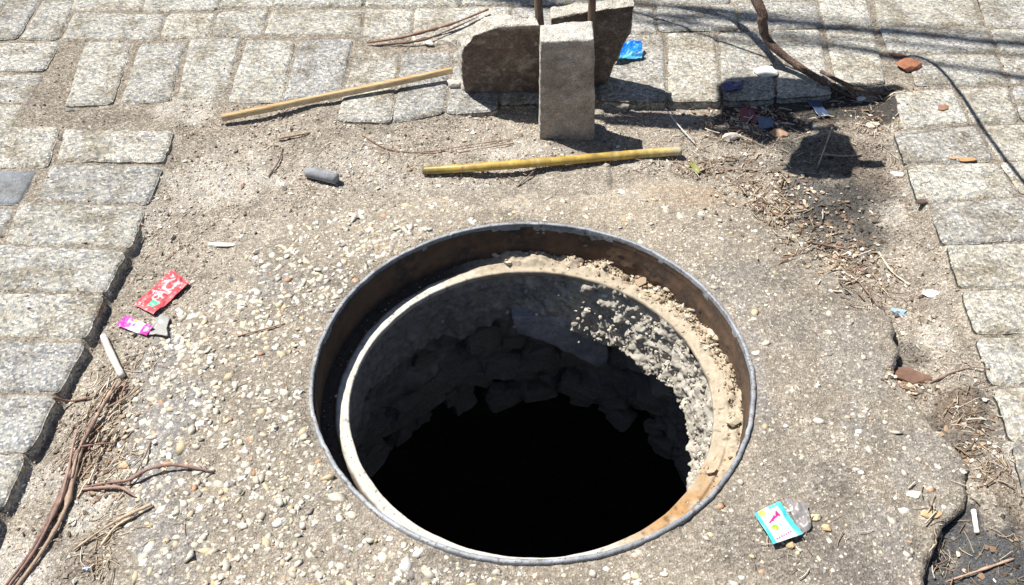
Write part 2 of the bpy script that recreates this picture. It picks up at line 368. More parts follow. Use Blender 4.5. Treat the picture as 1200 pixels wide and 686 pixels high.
# ------------------------------------------------------------------ paving stones
pavement = empty('pavement', (0, 0, 0)); tag(pavement, kind='structure')
QUADS = [  # (corners in order far-left, far-right, near-right, near-left), material key or None
 # column along the left of the hole
 ((75,150),(202,153),(191,190),(66,187)), ((60,191),(189,195),(172,238),(40,232)), ((24,235),(170,241),(149,288),(6,283)),
 ((-6,286),(147,292),(120,342),(-33,337)), ((-36,340),(121,346),(97,395),(-60,394)), ((-62,398),(98,400),(67,459),(-96,457)),
 ((-98,460),(65,462),(33,528),(-134,524)), ((-136,528),(29,532),(-2,597),(-175,594)), ((-178,598),(-3,600),(-38,680),(-222,676)), ((-225,680),(-39,684),(-75,762),(-260,760)),
 # next column to the left
 ((-40,146),(68,149),(54,196),(-58,193)), ((-60,197),(42,200),(20,238),(-84,236),'paver_blue'), ((-86,240),(19,243),(-6,283),(-112,281)), ((-120,285),(-11,287),(-38,335),(-150,333)),
 ((-155,338),(-41,340),(-64,394),(-180,391)), ((-190,396),(-66,398),(-100,456),(-220,454)),
 # upper left, seen end on
 ((-60,86),(51,86),(33,119),(-80,119)), ((-82,122),(27,121),(2,164),(-110,163)), ((-50,50),(70,49),(51,83),(-68,82)),
 ((50,0),(88,0),(69,45),(24,45)), ((10,0),(46,0),(20,45),(-20,45)), ((-32,0),(6,0),(-24,45),(-62,45)),
 ((62,-40),(104,-40),(90,-3),(50,-3)), ((20,-40),(58,-40),(46,-3),(8,-3)), ((-22,-40),(16,-40),(4,-3),(-34,-3)),
 # upright row under the lath
 ((99,48),(154,50),(131,121),(77,123)), ((164,50),(216,49),(199,117),(141,120)), ((224,46),(281,45),(263,113),(207,114)),
 ((290,47),(345,48),(329,117),(267,117)), ((351,47),(414,45),(398,112),(332,118)), ((416,54),(468,60),(458,142),(394,140)), ((471,63),(528,60),(520,131),(461,141)),
 ((532,58),(585,56),(582,128),(524,131)), ((590,54),(640,52),(640,118),(586,120)), ((645,46),(697,42),(698,115),(645,117)),
 # flat row above
 ((87,14),(191,16),(184,45),(73,45)), ((198,16),(252,15),(243,41),(188,42)), ((257,14),(315,9),(305,41),(248,41)), ((319,10),(424,10),(422,39),(309,40)),
 ((429,10),(483,10),(480,46),(426,42)), ((487,9),(598,8),(595,48),(484,50)), ((602,8),(700,8),(700,40),(600,44)),
 ((95,-22),(172,-22),(164,11),(84,10)), ((176,-22),(262,-22),(254,10),(168,12)), ((268,-22),(325,-22),(318,6),(258,8)), ((329,-22),(428,-22),(425,6),(321,6)),
 ((432,-22),(540,-22),(538,6),(429,6)), ((544,-22),(650,-22),(650,5),(542,5)), ((654,-22),(745,-22),(745,5),(654,5)),
 # behind the block and to its right
 ((703,43),(777,40),(780,117),(702,117)), ((783,39),(837,38),(845,117),(784,117)), ((842,38),(900,37),(908,114),(849,116)), ((905,36),(960,35),(974,108),(912,112)),
 ((968,34),(1023,33),(1038,97),(981,101)),
 ((704,8),(765,7),(768,37),(704,40)), ((770,7),(860,5),(864,34),(773,36)), ((865,4),(955,2),(962,31),(869,34)),
 ((957,-14),(1013,-14),(1022,30),(966,31)), ((1025,-12),(1136,-12),(1150,28),(1029,29)), ((1143,-12),(1210,-12),(1224,30),(1158,30)), ((1214,-12),(1330,-12),(1345,28),(1228,30)),
 ((749,-22),(850,-22),(855,3),(751,4)), ((854,-24),(952,-24),(956,0),(859,2)),
 ((1031,32),(1155,31),(1168,60),(1043,61)), ((1160,33),(1225,33),(1238,60),(1173,60)), ((1230,33),(1340,32),(1350,60),(1242,60)),
 ((1062,64),(1166,63),(1180,96),(1075,99)), ((1171,63),(1290,63),(1304,96),(1185,97)),
 # column along the right of the hole
 ((1050,108),(1116,104),(1135,142),(1058,149)), ((1122,104),(1181,101),(1194,142),(1140,143)), ((1187,101),(1300,100),(1316,140),(1199,141)),
 ((1050,153),(1144,147),(1165,187),(1062,190)), ((1150,147),(1212,145),(1236,185),(1171,187)), ((1064,193),(1167,190),(1193,227),(1078,236)), ((1172,190),(1290,187),(1318,224),(1199,227)),
 ((1089,238),(1204,229),(1225,279),(1107,285)), ((1209,229),(1330,226),(1352,275),(1230,279)), ((1110,288),(1230,283),(1245,333),(1127,337)), ((1235,283),(1350,280),(1372,330),(1250,333)),
 ((1129,341),(1247,337),(1262,387),(1144,390)), ((1147,395),(1264,392),(1279,446),(1164,450)), ((1167,454),(1281,451),(1299,512),(1187,516)), ((1190,521),(1301,517),(1318,590),(1206,595)),
 ((1208,600),(1320,596),(1340,680),(1222,684)), ((1252,337),(1370,334),(1390,384),(1267,387)),
]
def hexa_stone(corners, seed, top=PT, rag=.0022, mat=None, depth=.05, parent=None, name='paver'):
    """one paving stone: worn rounded top, ragged edges, skirts; corners = 4 points far-left, far-right, near-right, near-left"""
    A, Bc, Cc, D = [np.array(c[:2]) for c in corners]
    cc = (A + Bc + Cc + D) / 4
    A, Bc, Cc, D = [c + (c - cc) / np.abs(c - cc).max() * .0026 for c in (A, Bc, Cc, D)]
    L = max(np.linalg.norm(Bc-A), np.linalg.norm(Cc-D)); W = max(np.linalg.norm(D-A), np.linalg.norm(Cc-Bc))
    def ax(Lm):
        k = max(4, int((Lm - .014) / .012))
        return np.r_[0, .0012, .0032, .0070, np.linspace(.014, Lm - .014, k)[0:], Lm - .0070, Lm - .0032, Lm - .0012, Lm] / Lm
    u, v = ax(L), ax(W); nu, nv = len(u), len(v)
    U, V = np.meshgrid(u, v, indexing='ij')
    XY = (1-U)[..., None]*((1-V)[..., None]*A + V[..., None]*D) + U[..., None]*((1-V)[..., None]*Bc + V[..., None]*Cc)
    x, y = XY[..., 0], XY[..., 1]; cen = XY.mean((0, 1))
    du = np.minimum(U, 1-U) * L; dv = np.minimum(V, 1-V) * W; de = np.minimum(du, dv)
    # knock the corners round
    cr = .010; q = np.clip(1 - du/cr, 0, 1) * np.clip(1 - dv/cr, 0, 1)
    w_ = q * .32
    x = x + (cen[0]-x) * w_ * cr / np.hypot(cen[0]-x, cen[1]-y).clip(1e-4) * 1.6
    y = y + (cen[1]-y) * w_ * cr / np.hypot(cen[0]-XY[..., 0], cen[1]-XY[..., 1]).clip(1e-4) * 1.6
    k = np.clip(1 - de / .012, 0, 1)
    nx_, ny_ = fbm(x*55, y*55, seed), fbm(x*55, y*55, seed + 50.0)
    x = x + k * rag * nx_ * 1.4; y = y + k * rag * ny_ * 1.4
    r = np.clip(1 - de / .0075, 0, 1)
    z = top - .0042 * r**2.4 + .0009 * fbm(x*30, y*30, seed) + .0006 * vn(x*160, y*160, seed) * (1-r)
    chip = sstep(.45, .9, fbm(x*24, y*24, seed + 9.0)) * np.clip(1 - de / .016, 0, 1); z = z - .006 * chip
    rs = np.random.default_rng(int(seed*10) + 3)
    tx, ty = rs.normal(0, .012, 2); z = z + np.clip((x-cen[0])*tx + (y-cen[1])*ty, -.003, .003) + rs.normal(0, .0007)
    Vt = np.stack([x, y, z], -1).reshape(-1, 3)
    idx = np.arange(nu*nv).reshape(nu, nv)
    loop = np.r_[idx[:, 0], idx[-1, 1:], idx[-2::-1, -1], idx[0, -2:0:-1]]
    low = Vt[loop].copy(); low[:, 2] = top - depth; low[:, :2] += (low[:, :2] - cen) * .01
    mid = Vt[loop].copy(); mid[:, 2] -= .006; mid[:, :2] += (mid[:, :2] - cen) / np.linalg.norm(mid[:, :2] - cen, axis=1, keepdims=True) * .0012
    n0 = len(Vt); m = len(loop); Vt = np.vstack([Vt, mid, low])
    i = np.arange(m); j = (i+1) % m
    side = np.vstack([np.stack([loop[j], loop[i], n0+i, n0+j], -1), np.stack([n0+j, n0+i, n0+m+i, n0+m+j], -1)])
    F = np.vstack([quads(nu, nv)[:, ::-1], side])
    V2 = Vt - np.array([cen[0], cen[1], 0]) ; me = mesh_np(name, V2, F, mat)
    # orientation check: top must look up
    if me.polygons[0].normal.z < 0: me.flip_normals()
    o = obj(name, me); o.location = (cen[0], cen[1], 0); o.parent = parent
    return o
world_quads = []
for i, q in enumerate(QUADS):
    mk = q[4] if len(q) > 4 else ('paver_a', 'paver_b', 'paver_c', 'paver_a')[int(rng.integers(4))]
    if len(q) <= 4 and q[0][0] > 690: mk = ('paver_b', 'paver_b', 'paver_c')[int(rng.integers(3))]
    if len(q) <= 4 and q[0][0] < 60 and q[0][1] > 200: mk = ('paver_a', 'paver_c')[int(rng.integers(2))]
    cs = [gp(x_, y_, PT) for x_, y_ in q[:4]]
    world_quads.append(np.array([c[:2] for c in cs]))
    ragv = .0034 if (0 < q[1][0] < 210 and q[1][1] > 150) else .0022
    po = hexa_stone(cs, 1.0 + i * 1.7, mat=M[mk], parent=pavement, rag=ragv)
    if mk == 'paver_blue': po['label'] = 'smooth dark blue-grey paver'
# the paving goes on beyond the picture
def extend(x0, x1, y0, y1, du, dv, ang_, seed, off):
    ca, sa = math.cos(ang_), math.sin(ang_); k = 0
    rows = int((y1-y0)/dv)
    for r_ in range(rows):
        x = x0 + (r_ % 2) * off
        while x < x1:
            cs = [(x, y0+(r_+1)*dv-.006), (x+du-.006, y0+(r_+1)*dv-.006), (x+du-.006, y0+r_*dv), (x, y0+r_*dv)]
            cs = [np.array((a*ca-b*sa, a*sa+b*ca)) for a, b in cs]
            ctr = sum(cs)/4
            near = any(np.linalg.norm(ctr - wq.mean(0)) < .175 for wq in world_quads)
            inside = poly_sd(np.array([ctr[0]]), np.array([ctr[1]]), EXW)[0] < .10
            if not near and not inside:
                yield cs
            x += du
ext = []
wq0 = world_quads[:]
for cs in list(extend(-1.75, 1.85, -.95, 1.75, .215, .108, R(-1.5), 3, .107)):
    # keep only stones that clear every traced one
    c_ = np.array(cs); mn, mx = c_.min(0), c_.max(0)
    if all((mx[0] < q.min(0)[0]+.004 or mn[0] > q.max(0)[0]-.004 or mx[1] < q.min(0)[1]+.004 or mn[1] > q.max(0)[1]-.004) for q in wq0): ext.append(cs)
for i, cs in enumerate(ext[:190]):
    hexa_stone(cs, 400 + i * 1.3, mat=M[('paver_a', 'paver_b', 'paver_c')[i % 3]], parent=pavement)

# ------------------------------------------------------------------ grains: pebbles, grit, litter
def ico():
    bm = bmesh.new(); bmesh.ops.create_icosphere(bm, subdivisions=1, radius=1)
    v = np.array([q.co[:] for q in bm.verts]); f = np.array([[a.index for a in q.verts] for q in bm.faces]); bm.free(); return v, f
IV, IF = ico()
def ico2():
    bm = bmesh.new(); bmesh.ops.create_icosphere(bm, subdivisions=2, radius=1)
    v = np.array([q.co[:] for q in bm.verts]); f = np.array([[a.index for a in q.verts] for q in bm.faces]); bm.free(); return v, f
IV2, IF2 = ico2()
OV = np.array([(1,0,0),(-1,0,0),(0,1,0),(0,-1,0),(0,0,1),(0,0,-1)], float)
OF = np.array([(0,2,4),(2,1,4),(1,3,4),(3,0,4),(2,0,5),(1,2,5),(3,1,5),(0,3,5)])
def grains(name, pos, size, cols, mat, base=(IV, IF), flat=.55, jitter=.28, sink=.25, smooth=False, elong=.42):
    bv, bf = base; n = len(pos)
    v = np.repeat(bv[None], n, 0) * (1 + rng.normal(0, jitter, (n, len(bv), 1)))
    sx = size * (1 + rng.uniform(-elong, elong, n)); sy = size * (1 + rng.uniform(-elong, elong, n)); sz = size * flat * (1 + rng.uniform(-.3, .4, n))
    v = v * np.stack([sx, sy, sz], -1)[:, None, :]
    a = rng.uniform(0, 6.283, n); ca, sa = np.cos(a)[:, None], np.sin(a)[:, None]
    tl = rng.normal(0, .25, n)[:, None]
    x, y, z = v[..., 0], v[..., 1], v[..., 2]
    z2 = z + x * tl; x2 = x*ca - y*sa; y2 = x*sa + y*ca
    v = np.stack([x2, y2, z2 + (sz * (1 - 2*sink))[:, None]], -1) + pos[:, None, :]
    f = (bf[None] + (np.arange(n) * len(bv))[:, None, None]).reshape(-1, 3)
    c = np.repeat(cols[:, None, :], len(bv), 1).reshape(-1, 3)
    return mesh_np(name, v.reshape(-1, 3), f, mat, c, smooth)
def pick(pal, wts, n, jit=.12):
    p = np.array(pal); c = p[rng.choice(len(p), n, p=np.array(wts)/sum(wts))]
    return np.clip(c * (1 + rng.normal(0, jit, (n, 1))), .02, .92)
PEB = [(.66,.61,.51), (.74,.72,.67), (.60,.49,.33), (.50,.31,.20), (.30,.28,.26), (.20,.19,.17), (.56,.51,.43), (.66,.57,.41)]
PW = [6, 2.6, 2.6, .7, 1.6, .6, 6, 2]
# pebbles of the collar
def collar_pts(n, bias):
    out = []
    while len(out) < n:
        t = rng.uniform(-np.pi, np.pi, n*2); b = collar_B(t); r = np.sqrt(rng.uniform(.338**2, 1.35**2, n*2))
        ok = r < b - .006; x, y = (r*np.cos(t))[ok], (r*np.sin(t))[ok]
        k = (y > -.55) & (rng.random(len(x)) < bias(x, y)); out.extend(np.stack([x[k], y[k]], -1).tolist())
    return np.array(out[:n])
left_bias = lambda x, y: np.clip(.22 + .80 * sstep(.15, -.45, x), 0, 1) * (1 - .72 * sstep(.28, .42, y + .10*fbm(x*7, y*7, 2.0))) * (.55 + .6 * sstep(-.4, .3, fbm(x*9, y*9, 3.0)))
pp = collar_pts(3000, left_bias); sz = np.clip(rng.lognormal(math.log(.0045), .36, len(pp)), .0028, .0115)
sz *= np.where(pp[:, 0] > .25, .8, 1.0)
order = np.argsort(-sz); pp, sz = pp[order], sz[order]
pz = collar_z(pp[:, 0], pp[:, 1])
variants = []
for k in range(24):
    c = pick(PEB, PW, 1)
    variants.append(grains('pebble', np.zeros((1, 3)), np.array([1.0]), c, M['pebble'], base=(IV, IF), flat=.34, jitter=.25, sink=.5, smooth=True))
nb = 0
for i in range(300):
    o = bpy.data.objects.new('pebble', variants[i % 24]); COL.objects.link(o); o.parent = collar
    o.location = (pp[i, 0], pp[i, 1], pz[i] - sz[i]*.20); o.scale = (sz[i]*random.uniform(.8, 1.25),)*1 + (sz[i]*random.uniform(.7, 1.0), sz[i])
    o.rotation_euler = (random.uniform(-.2, .2), random.uniform(-.2, .2), random.uniform(0, 6.28))
rest = slice(300, None)
g = grains('small_pebbles', np.c_[pp[rest], pz[rest]], sz[rest], pick(PEB, PW, len(pp)-300), M['pebble'], flat=.36, jitter=.27, sink=.70, smooth=True)
o = obj('small_pebbles', g, collar); o['kind'] = 'stuff'
fp = collar_pts(11000, lambda x, y: .5 + .5 * sstep(-.5, .5, fbm(x*14, y*14, 5.5)))
fs = rng.uniform(.0008, .0024, len(fp))
g = grains('concrete_grit', np.c_[fp, collar_z(fp[:, 0], fp[:, 1])], fs, pick([(.55,.49,.40), (.36,.31,.25), (.70,.66,.58), (.2,.17,.15), (.30,.29,.29)], [5, 4, 2, 2, 2], len(fp)), M['grit'], base=(OV, OF), flat=.45, sink=.5)
o = obj('concrete_grit', g, collar); o['kind'] = 'stuff'

# loose grit on the dirt
def dirt_pts(n, dens):
    out = []
    while len(out) < n:
        x = rng.uniform(-1.25, 1.25, n*2); y = rng.uniform(-.5, .95, n*2)
        r = np.hypot(x, y); ok = (r > collar_B(np.arctan2(y, x)) - .03 * (x < 0)) & (rng.random(n*2) < dens(x, y))
        out.extend(np.stack([x[ok], y[ok]], -1).tolist())
    return np.array(out[:n])
def dens(x, y):
    sd = poly_sd(x, y, EXW)
    return np.where(sd < 0, .55 + .45 * sstep(-.3, .4, fbm(x*10, y*10, 4.0)), .14)
def ground_z(x, y):
    z = dirt_h(x, y); r = np.hypot(x, y); inc = r < collar_B(np.arctan2(y, x))
    return np.where(inc, np.maximum(z, collar_z(x, y)), z)
dp = dirt_pts(30000, dens); ds = np.clip(rng.lognormal(math.log(.0013), .5, len(dp)), .0006, .0050)
dc = pick([(.42,.37,.30), (.30,.25,.20), (.62,.58,.51), (.14,.12,.11), (.36,.26,.19)], [6, 4, 2.5, 2, 1], len(dp))
m_ = dirt_col(dp[:, 0], dp[:, 1]); mm = m_.mean(1)[:, None]; dc = dc * np.clip(mm / .34, .35, 1.5) ; dc = np.clip(np.where(mm > .45, np.maximum(dc, .3), dc), .02, .85)
g = grains('loose_grit', np.c_[dp, ground_z(dp[:, 0], dp[:, 1])], ds, dc, M['grit'], base=(OV, OF), flat=.6, sink=.2)
o = obj('loose_grit', g); tag(o, 'loose sandy grit scattered over the dry dirt around the hole', 'grit', kind='stuff')

# straw, stalks and chaff
def strips(name, segs, rad, cols, mat):
    """many thin 3-sided curved stalks. segs (n,k,3)"""
    n, k, _ = segs.shape
    d = np.gradient(segs, axis=1); d /= np.linalg.norm(d, axis=2, keepdims=True) + 1e-9
    sd = np.cross(d, np.array([0, 0, 1.0])); sd /= np.linalg.norm(sd, axis=2, keepdims=True) + 1e-9
    up = np.cross(sd, d)
    ringv = []
    for a in (0, 2.1, 4.2):
        ringv.append(segs + (sd * math.cos(a) + up * math.sin(a)) * rad[:, None, None])
    v = np.stack(ringv, 2).reshape(n, k*3, 3)
    f = []
    for i in range(k-1):
        for a in range(3):
            b = (a+1) % 3; f.append((i*3+a, i*3+b, (i+1)*3+b, (i+1)*3+a))
    f = np.array(f); f = (f[None] + (np.arange(n)*k*3)[:, None, None]).reshape(-1, 4)
    return mesh_np(name, v.reshape(-1, 3), f, mat, np.repeat(cols[:, None], k*3, 1).reshape(-1, 3))
def litter(spots, rmin, rmax, lmin, lmax, pal, wts, lift=.004):
    P_, A_ = [], []
    for (px, py, rx, ry, n, a0, spread) in spots:
        n = int(n * .68)
        c = gp(px, py); k = scale_at(py)
        x = c.x + rng.normal(0, .5, n) * rx / k; y = c.y + rng.normal(0, .5, n) * ry / (k*.72)
        P_.append(np.c_[x, y]); A_.append(R(a0) + rng.normal(0, 1, n) * R(spread))
    p, a = np.vstack(P_), np.concatenate(A_); n = len(p)
    L = rng.uniform(lmin, lmax, n); cv = rng.normal(0, .28, n); t = np.linspace(-.5, .5, 5)
    aa = a[:, None] + cv[:, None] * t
    x = p[:, :1] + L[:, None] * t * np.cos(aa); y = p[:, 1:] + L[:, None] * t * np.sin(aa)
    z = ground_z(x, y) + rng.uniform(0, lift, n)[:, None] + rng.normal(0, .12, n)[:, None] * L[:, None] * t
    z = np.maximum(z, ground_z(x, y)) + .0004
    return np.stack([x, y, z], -1), rng.uniform(rmin, rmax, n), pick(pal, wts, n)
STRAW = [(.52,.44,.34), (.38,.30,.21), (.24,.17,.12), (.66,.61,.52), (.28,.16,.11)]
sp = [(890, 215, 45, 40, 120, 60, 60), (920, 245, 40, 30, 120, 120, 60), (985, 300, 50, 40, 130, 100, 60), (1030, 330, 36, 50, 90, 110, 50), (850, 165, 60, 26, 120, 0, 70),
      (880, 140, 50, 22, 100, 0, 90), (1020, 150, 40, 40, 60, 0, 90), (950, 180, 50, 26, 45, 60, 60), (1060, 210, 26, 50, 45, 0, 80), (800, 195, 60, 12, 70, 0, 60),
      (115, 470, 30, 50, 190, 68, 16), (100, 515, 30, 40, 120, 72, 18), (130, 540, 34, 26, 80, 60, 60), (135, 610, 60, 26, 60, 35, 25), (110, 655, 26, 22, 60, 60, 60),
      (1130, 470, 40, 40, 70, 0, 80), (1160, 540, 30, 40, 70, 0, 90), (1160, 630, 50, 40, 26, 0, 90), (1110, 640, 18, 40, 45, 60, 50), (160, 420, 30, 22, 60, 90, 60),
      (420, 175, 90, 22, 36, 0, 60), (330, 200, 70, 24, 26, 0, 90), (180, 290, 36, 60, 40, 60, 30), (620, 195, 80, 16, 30, 0, 60), (960, 640, 80, 40, 36, 0, 90), (1000, 110, 60, 10, 60, 0, 40)]
sg, rd, cl = litter(sp, .0003, .0008, .006, .034, STRAW, [5, 5, 2.5, 2, 1.2])
o = obj('straw_litter', strips('straw_litter', sg, rd, cl, M['straw'])); tag(o, 'dry straw and stalk fragments littering the dirt beside the collar', 'straw', kind='stuff')

# dry leaf crumbs and chips
lp = []
for (px, py, rx, ry, n) in ((880, 140, 60, 24, 300), (900, 225, 60, 40, 260), (1000, 300, 60, 44, 260), (960, 250, 50, 30, 120), (1065, 443, 30, 12, 110), (1150, 520, 36, 50, 90), (830, 120, 60, 10, 60), (1160, 640, 50, 40, 16), (1020, 140, 36, 30, 60), (110, 540, 30, 60, 60), (820, 190, 40, 12, 70)):
    c = gp(px, py); k = scale_at(py)
    lp.append(np.c_[c.x + rng.normal(0, .5, n)*rx/k, c.y + rng.normal(0, .5, n)*ry/(k*.72)])
lp = np.vstack(lp); n = len(lp)
sg2, rd2, cl2 = litter([(885, 205, 50, 40, 60, 110, 40), (915, 245, 40, 34, 70, 110, 40), (960, 290, 70, 22, 60, 10, 50), (1000, 320, 40, 40, 60, 120, 50), (860, 150, 50, 22, 60, 20, 60), (900, 130, 60, 20, 50, 0, 60),
                        (1020, 140, 30, 26, 26, 0, 90), (1150, 520, 30, 50, 30, 90, 60), (1100, 640, 14, 50, 26, 60, 40), (1040, 110, 30, 8, 20, 0, 40), (120, 480, 26, 40, 40, 68, 18), (105, 525, 24, 36, 36, 72, 20)],
                       .0007, .0016, .008, .032, STRAW + [(.20, .13, .09)], [4, 4, 3, 3, 1.2, 3], lift=.008)
o = obj('broken_stalks', strips('broken_stalks', sg2, rd2, cl2, M['straw'])); tag(o, 'coarser broken stalks heaped with the straw right of the collar and by the vine', 'stalks', kind='stuff')
g = grains('leaf_crumbs', np.c_[lp, ground_z(lp[:, 0], lp[:, 1]) + .0015], rng.uniform(.0014, .0042, n), pick([(.24,.16,.11), (.38,.28,.19), (.58,.49,.38), (.12,.09,.07), (.6,.56,.5)], [3, 3, 2, 2, 1.5], n), M['grit'], base=(IV, IF), flat=.2, jitter=.35, sink=.1)
o = obj('leaf_crumbs', g); tag(o, 'crumbled dry leaves and bark chips in the trench of dirt', 'leaf litter', kind='stuff')

# ------------------------------------------------------------------ manhole frame
frame = empty('manhole_frame', (0, 0, 0))
tag(frame, 'round open manhole frame with worn steel rim, rusty wall and dusty inner ledge', 'manhole')
def revolve(name, prof, mat, parent, n=360, noise=None, tone=None):
    t = np.linspace(0, 2*np.pi, n, endpoint=False); pr = np.array(prof)
    r = np.repeat(pr[None, :, 0], n, 0); z = np.repeat(pr[None, :, 1], n, 0); T = np.repeat(t[:, None], len(pr), 1)
    if noise: r, z = noise(T, r, z)
    V = np.stack([r*np.cos(T), r*np.sin(T), z], -1).reshape(-1, 3)
    return obj(name, mesh_np(name, V, quads(n, len(pr), True), mat, None if tone is None else tone(T, r).reshape(-1, 3)), parent)
def rimn(T, r, z):
    c, s_ = np.cos(T), np.sin(T)
    dr = .0018 * fbm(c*4, s_*4, 1.0) + .0008 * fbm(c*30, s_*30, 5.0); dz = .0007 * fbm(c*16, s_*16, 2.0, 5)
    nick = sstep(.55, .85, fbm(c*22, s_*22, 7.0, 3))
    out = (r > .3255)
    return r + dr - nick * .0016 * out, z + dz - nick * .0016 * (z > 0)
revolve('outer_rim', [(.3232, -.018), (.3230, .0022), (.3236, .0036), (.3248, .0041), (.3270, .0041), (.3288, .0034), (.3296, .0016), (.3298, -.020)], M['rim'], frame, 900, rimn)
def walln(T, r, z):
    c, s_ = np.cos(T), np.sin(T)
    crust = sstep(-.2, .5, np.cos(T - R(25)))
    return r + .0012 * fbm(c*12, s_*12, z*40) - .004 * crust * (.4 + fbm(c*20, s_*20, z*60).clip(0, 1)) * sstep(-.015, -.04, z), z
wz = np.linspace(-.004, -.076, 28)
revolve('frame_wall', [(.3224 - .0006*(i > 2), zz) for i, zz in enumerate(wz)], M['rust_wall'], frame, 720, walln)
def ledn(T, r, z):
    c, s_ = np.cos(T), np.sin(T)
    q = sstep(.1, .75, np.cos(T - R(38))) * sstep(.279, .292, r)     # caked sand on the right of the ledge
    h = q * (.009 + .016 * fbm(r*c*40, r*s_*40, 2.0, 6)) * sstep(.284, .31, r)
    k = .0008 * fbm(r*c*60, r*s_*60, 4.0)
    edge = (r < .284)
    return r - edge * .0012 * fbm(c*9, s_*9, 5.0), z + h + k * (r > .279)
LZ = -.067
lp_ = [(.286, LZ-.016), (.2798, LZ-.012), (.2782, LZ-.005), (.2786, LZ-.0015), (.2800, LZ)] + [(rr_, LZ - .0035*sstep(.2985, .303, rr_)) for rr_ in np.linspace(.281, .3240, 34)]
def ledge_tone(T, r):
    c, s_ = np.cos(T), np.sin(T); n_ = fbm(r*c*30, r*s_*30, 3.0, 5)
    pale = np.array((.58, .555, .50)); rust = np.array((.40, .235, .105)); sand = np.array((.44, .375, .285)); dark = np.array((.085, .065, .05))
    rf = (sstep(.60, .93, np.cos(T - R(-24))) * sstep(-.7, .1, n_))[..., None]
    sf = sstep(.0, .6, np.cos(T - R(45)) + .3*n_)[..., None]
    df = (sstep(.293, .300, r + .003*n_) * sstep(.2, -.2, np.cos(T - R(20))))[..., None]  # outer ledge on the left painted dark to stand in for the rim's shadow
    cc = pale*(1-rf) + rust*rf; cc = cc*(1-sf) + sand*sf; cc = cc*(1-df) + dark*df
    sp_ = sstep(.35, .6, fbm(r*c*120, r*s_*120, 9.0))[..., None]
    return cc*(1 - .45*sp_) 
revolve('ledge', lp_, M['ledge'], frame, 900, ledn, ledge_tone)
# caked crumbs on the ledge
n = 800; t = R(36) + rng.normal(0, 1, n) * R(26); r = .322 - np.abs(rng.normal(0, .018, n)); keep = (r > .281)
t, r = t[keep], r[keep]; n = len(t)
T2, R2 = t[:, None], r[:, None]; _, zl = ledn(T2, R2, np.full_like(R2, LZ - .001))
g = grains('caked_sand', np.c_[r*np.cos(t), r*np.sin(t), zl[:, 0]], rng.lognormal(math.log(.0015), .6, n), pick([(.50,.42,.31), (.36,.27,.18), (.64,.58,.48), (.2,.15,.11)], [5, 4, 2, 2], n), M['grit'], base=(IV, IF), flat=.6)
o = obj('caked_sand', g, frame); o['kind'] = 'stuff'
n = 500; t = rng.uniform(-np.pi, np.pi, n); r = rng.uniform(.280, .318, n)
g = grains('ledge_grit', np.c_[r*np.cos(t), r*np.sin(t), np.full(n, LZ - .0006)], rng.uniform(.0006, .0017, n), pick([(.5,.42,.31), (.2,.15,.11)], [5, 2], n), M['grit'], base=(OV, OF), flat=.6)
o = obj('ledge_grit', g, frame); o['kind'] = 'stuff'

# ------------------------------------------------------------------ shaft under the frame
shaft = empty('manhole_shaft', (0, 0, -.1)); tag(shaft, kind='structure')
def neck_bottom(c, s_):
    return -.195 + .030 * fbm(c*3.0, s_*3.0, 3.0) + .016 * fbm(c*14, s_*14, 8.0, 4)
def neckn(T, r, z):
    c, s_ = np.cos(T), np.sin(T); f = (z + .07) / (-.125)          # 0 top .. 1 bottom
    f = np.clip(f, 0, 1.3); zb = neck_bottom(c, s_)
    zz = -.07 + (zb + .07) * np.minimum(f, 1)
    back = np.clip(f - 1, 0, 1)
    rgt = sstep(-.1, .8, np.cos(T - R(20)))
    rr_ = .289 + .009 * fbm(c*7, s_*7, zz*24, 6) + .0035 * fbm(c*34, s_*34, zz*120, 4) + rgt * (.010 * fbm(c*16, s_*16, zz*55, 5) - .004 - .024 * np.minimum(f, 1)**1.3) - .004*(1-np.minimum(f,1)) + back * .5
    zz = zz + back * .03
    return rr_, zz
nz_ = list(np.linspace(-.07, -.195, 64)) + [-.070 - .125*1.04, -.070 - .125*1.12, -.070 - .125*1.26]
def neck_tone(T, r):  # shade painted in: darker on the shaded left, paler on the sunlit right
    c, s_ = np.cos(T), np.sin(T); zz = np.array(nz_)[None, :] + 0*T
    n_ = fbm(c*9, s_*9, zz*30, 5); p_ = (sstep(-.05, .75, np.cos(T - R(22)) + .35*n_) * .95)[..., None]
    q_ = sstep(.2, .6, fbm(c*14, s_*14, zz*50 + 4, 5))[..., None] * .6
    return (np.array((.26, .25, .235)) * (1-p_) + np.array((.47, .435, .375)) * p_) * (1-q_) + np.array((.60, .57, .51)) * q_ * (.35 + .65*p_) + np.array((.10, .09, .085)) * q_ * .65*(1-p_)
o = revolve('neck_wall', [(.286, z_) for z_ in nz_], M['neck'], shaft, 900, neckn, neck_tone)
# rough crumbs hanging on the neck on the sunny side
n = 800; t = R(20) + rng.normal(0, 1, n) * R(30); zz = rng.uniform(-.21, -.09, n); zb = neck_bottom(np.cos(t), np.sin(t)); k = zz > zb - .004
t, zz = t[k], zz[k]; n = len(t)
g = grains('mortar_crumbs', np.c_[(.282 - .022*np.clip((-.07-zz)/.125, 0, 1)**1.3)*np.cos(t), (.282 - .022*np.clip((-.07-zz)/.125, 0, 1)**1.3)*np.sin(t), zz], np.minimum(rng.lognormal(math.log(.0018), .6, n), .0050), pick([(.46,.43,.37), (.32,.30,.26), (.62,.58,.5)], [4, 3, 2], n), M['grit'], base=(IV2, IF2), flat=.7, jitter=.12, sink=.6)
o = obj('mortar_crumbs', g, shaft); o['kind'] = 'stuff'
def chn(T, r, z):
    c, s_ = np.cos(T), np.sin(T)
    # courses of rough stones, joints sunk in
    return r + .030 * fbm(c*7, s_*7, z*16, 6) + .006 * fbm(c*30, s_*30, z*70, 3), z
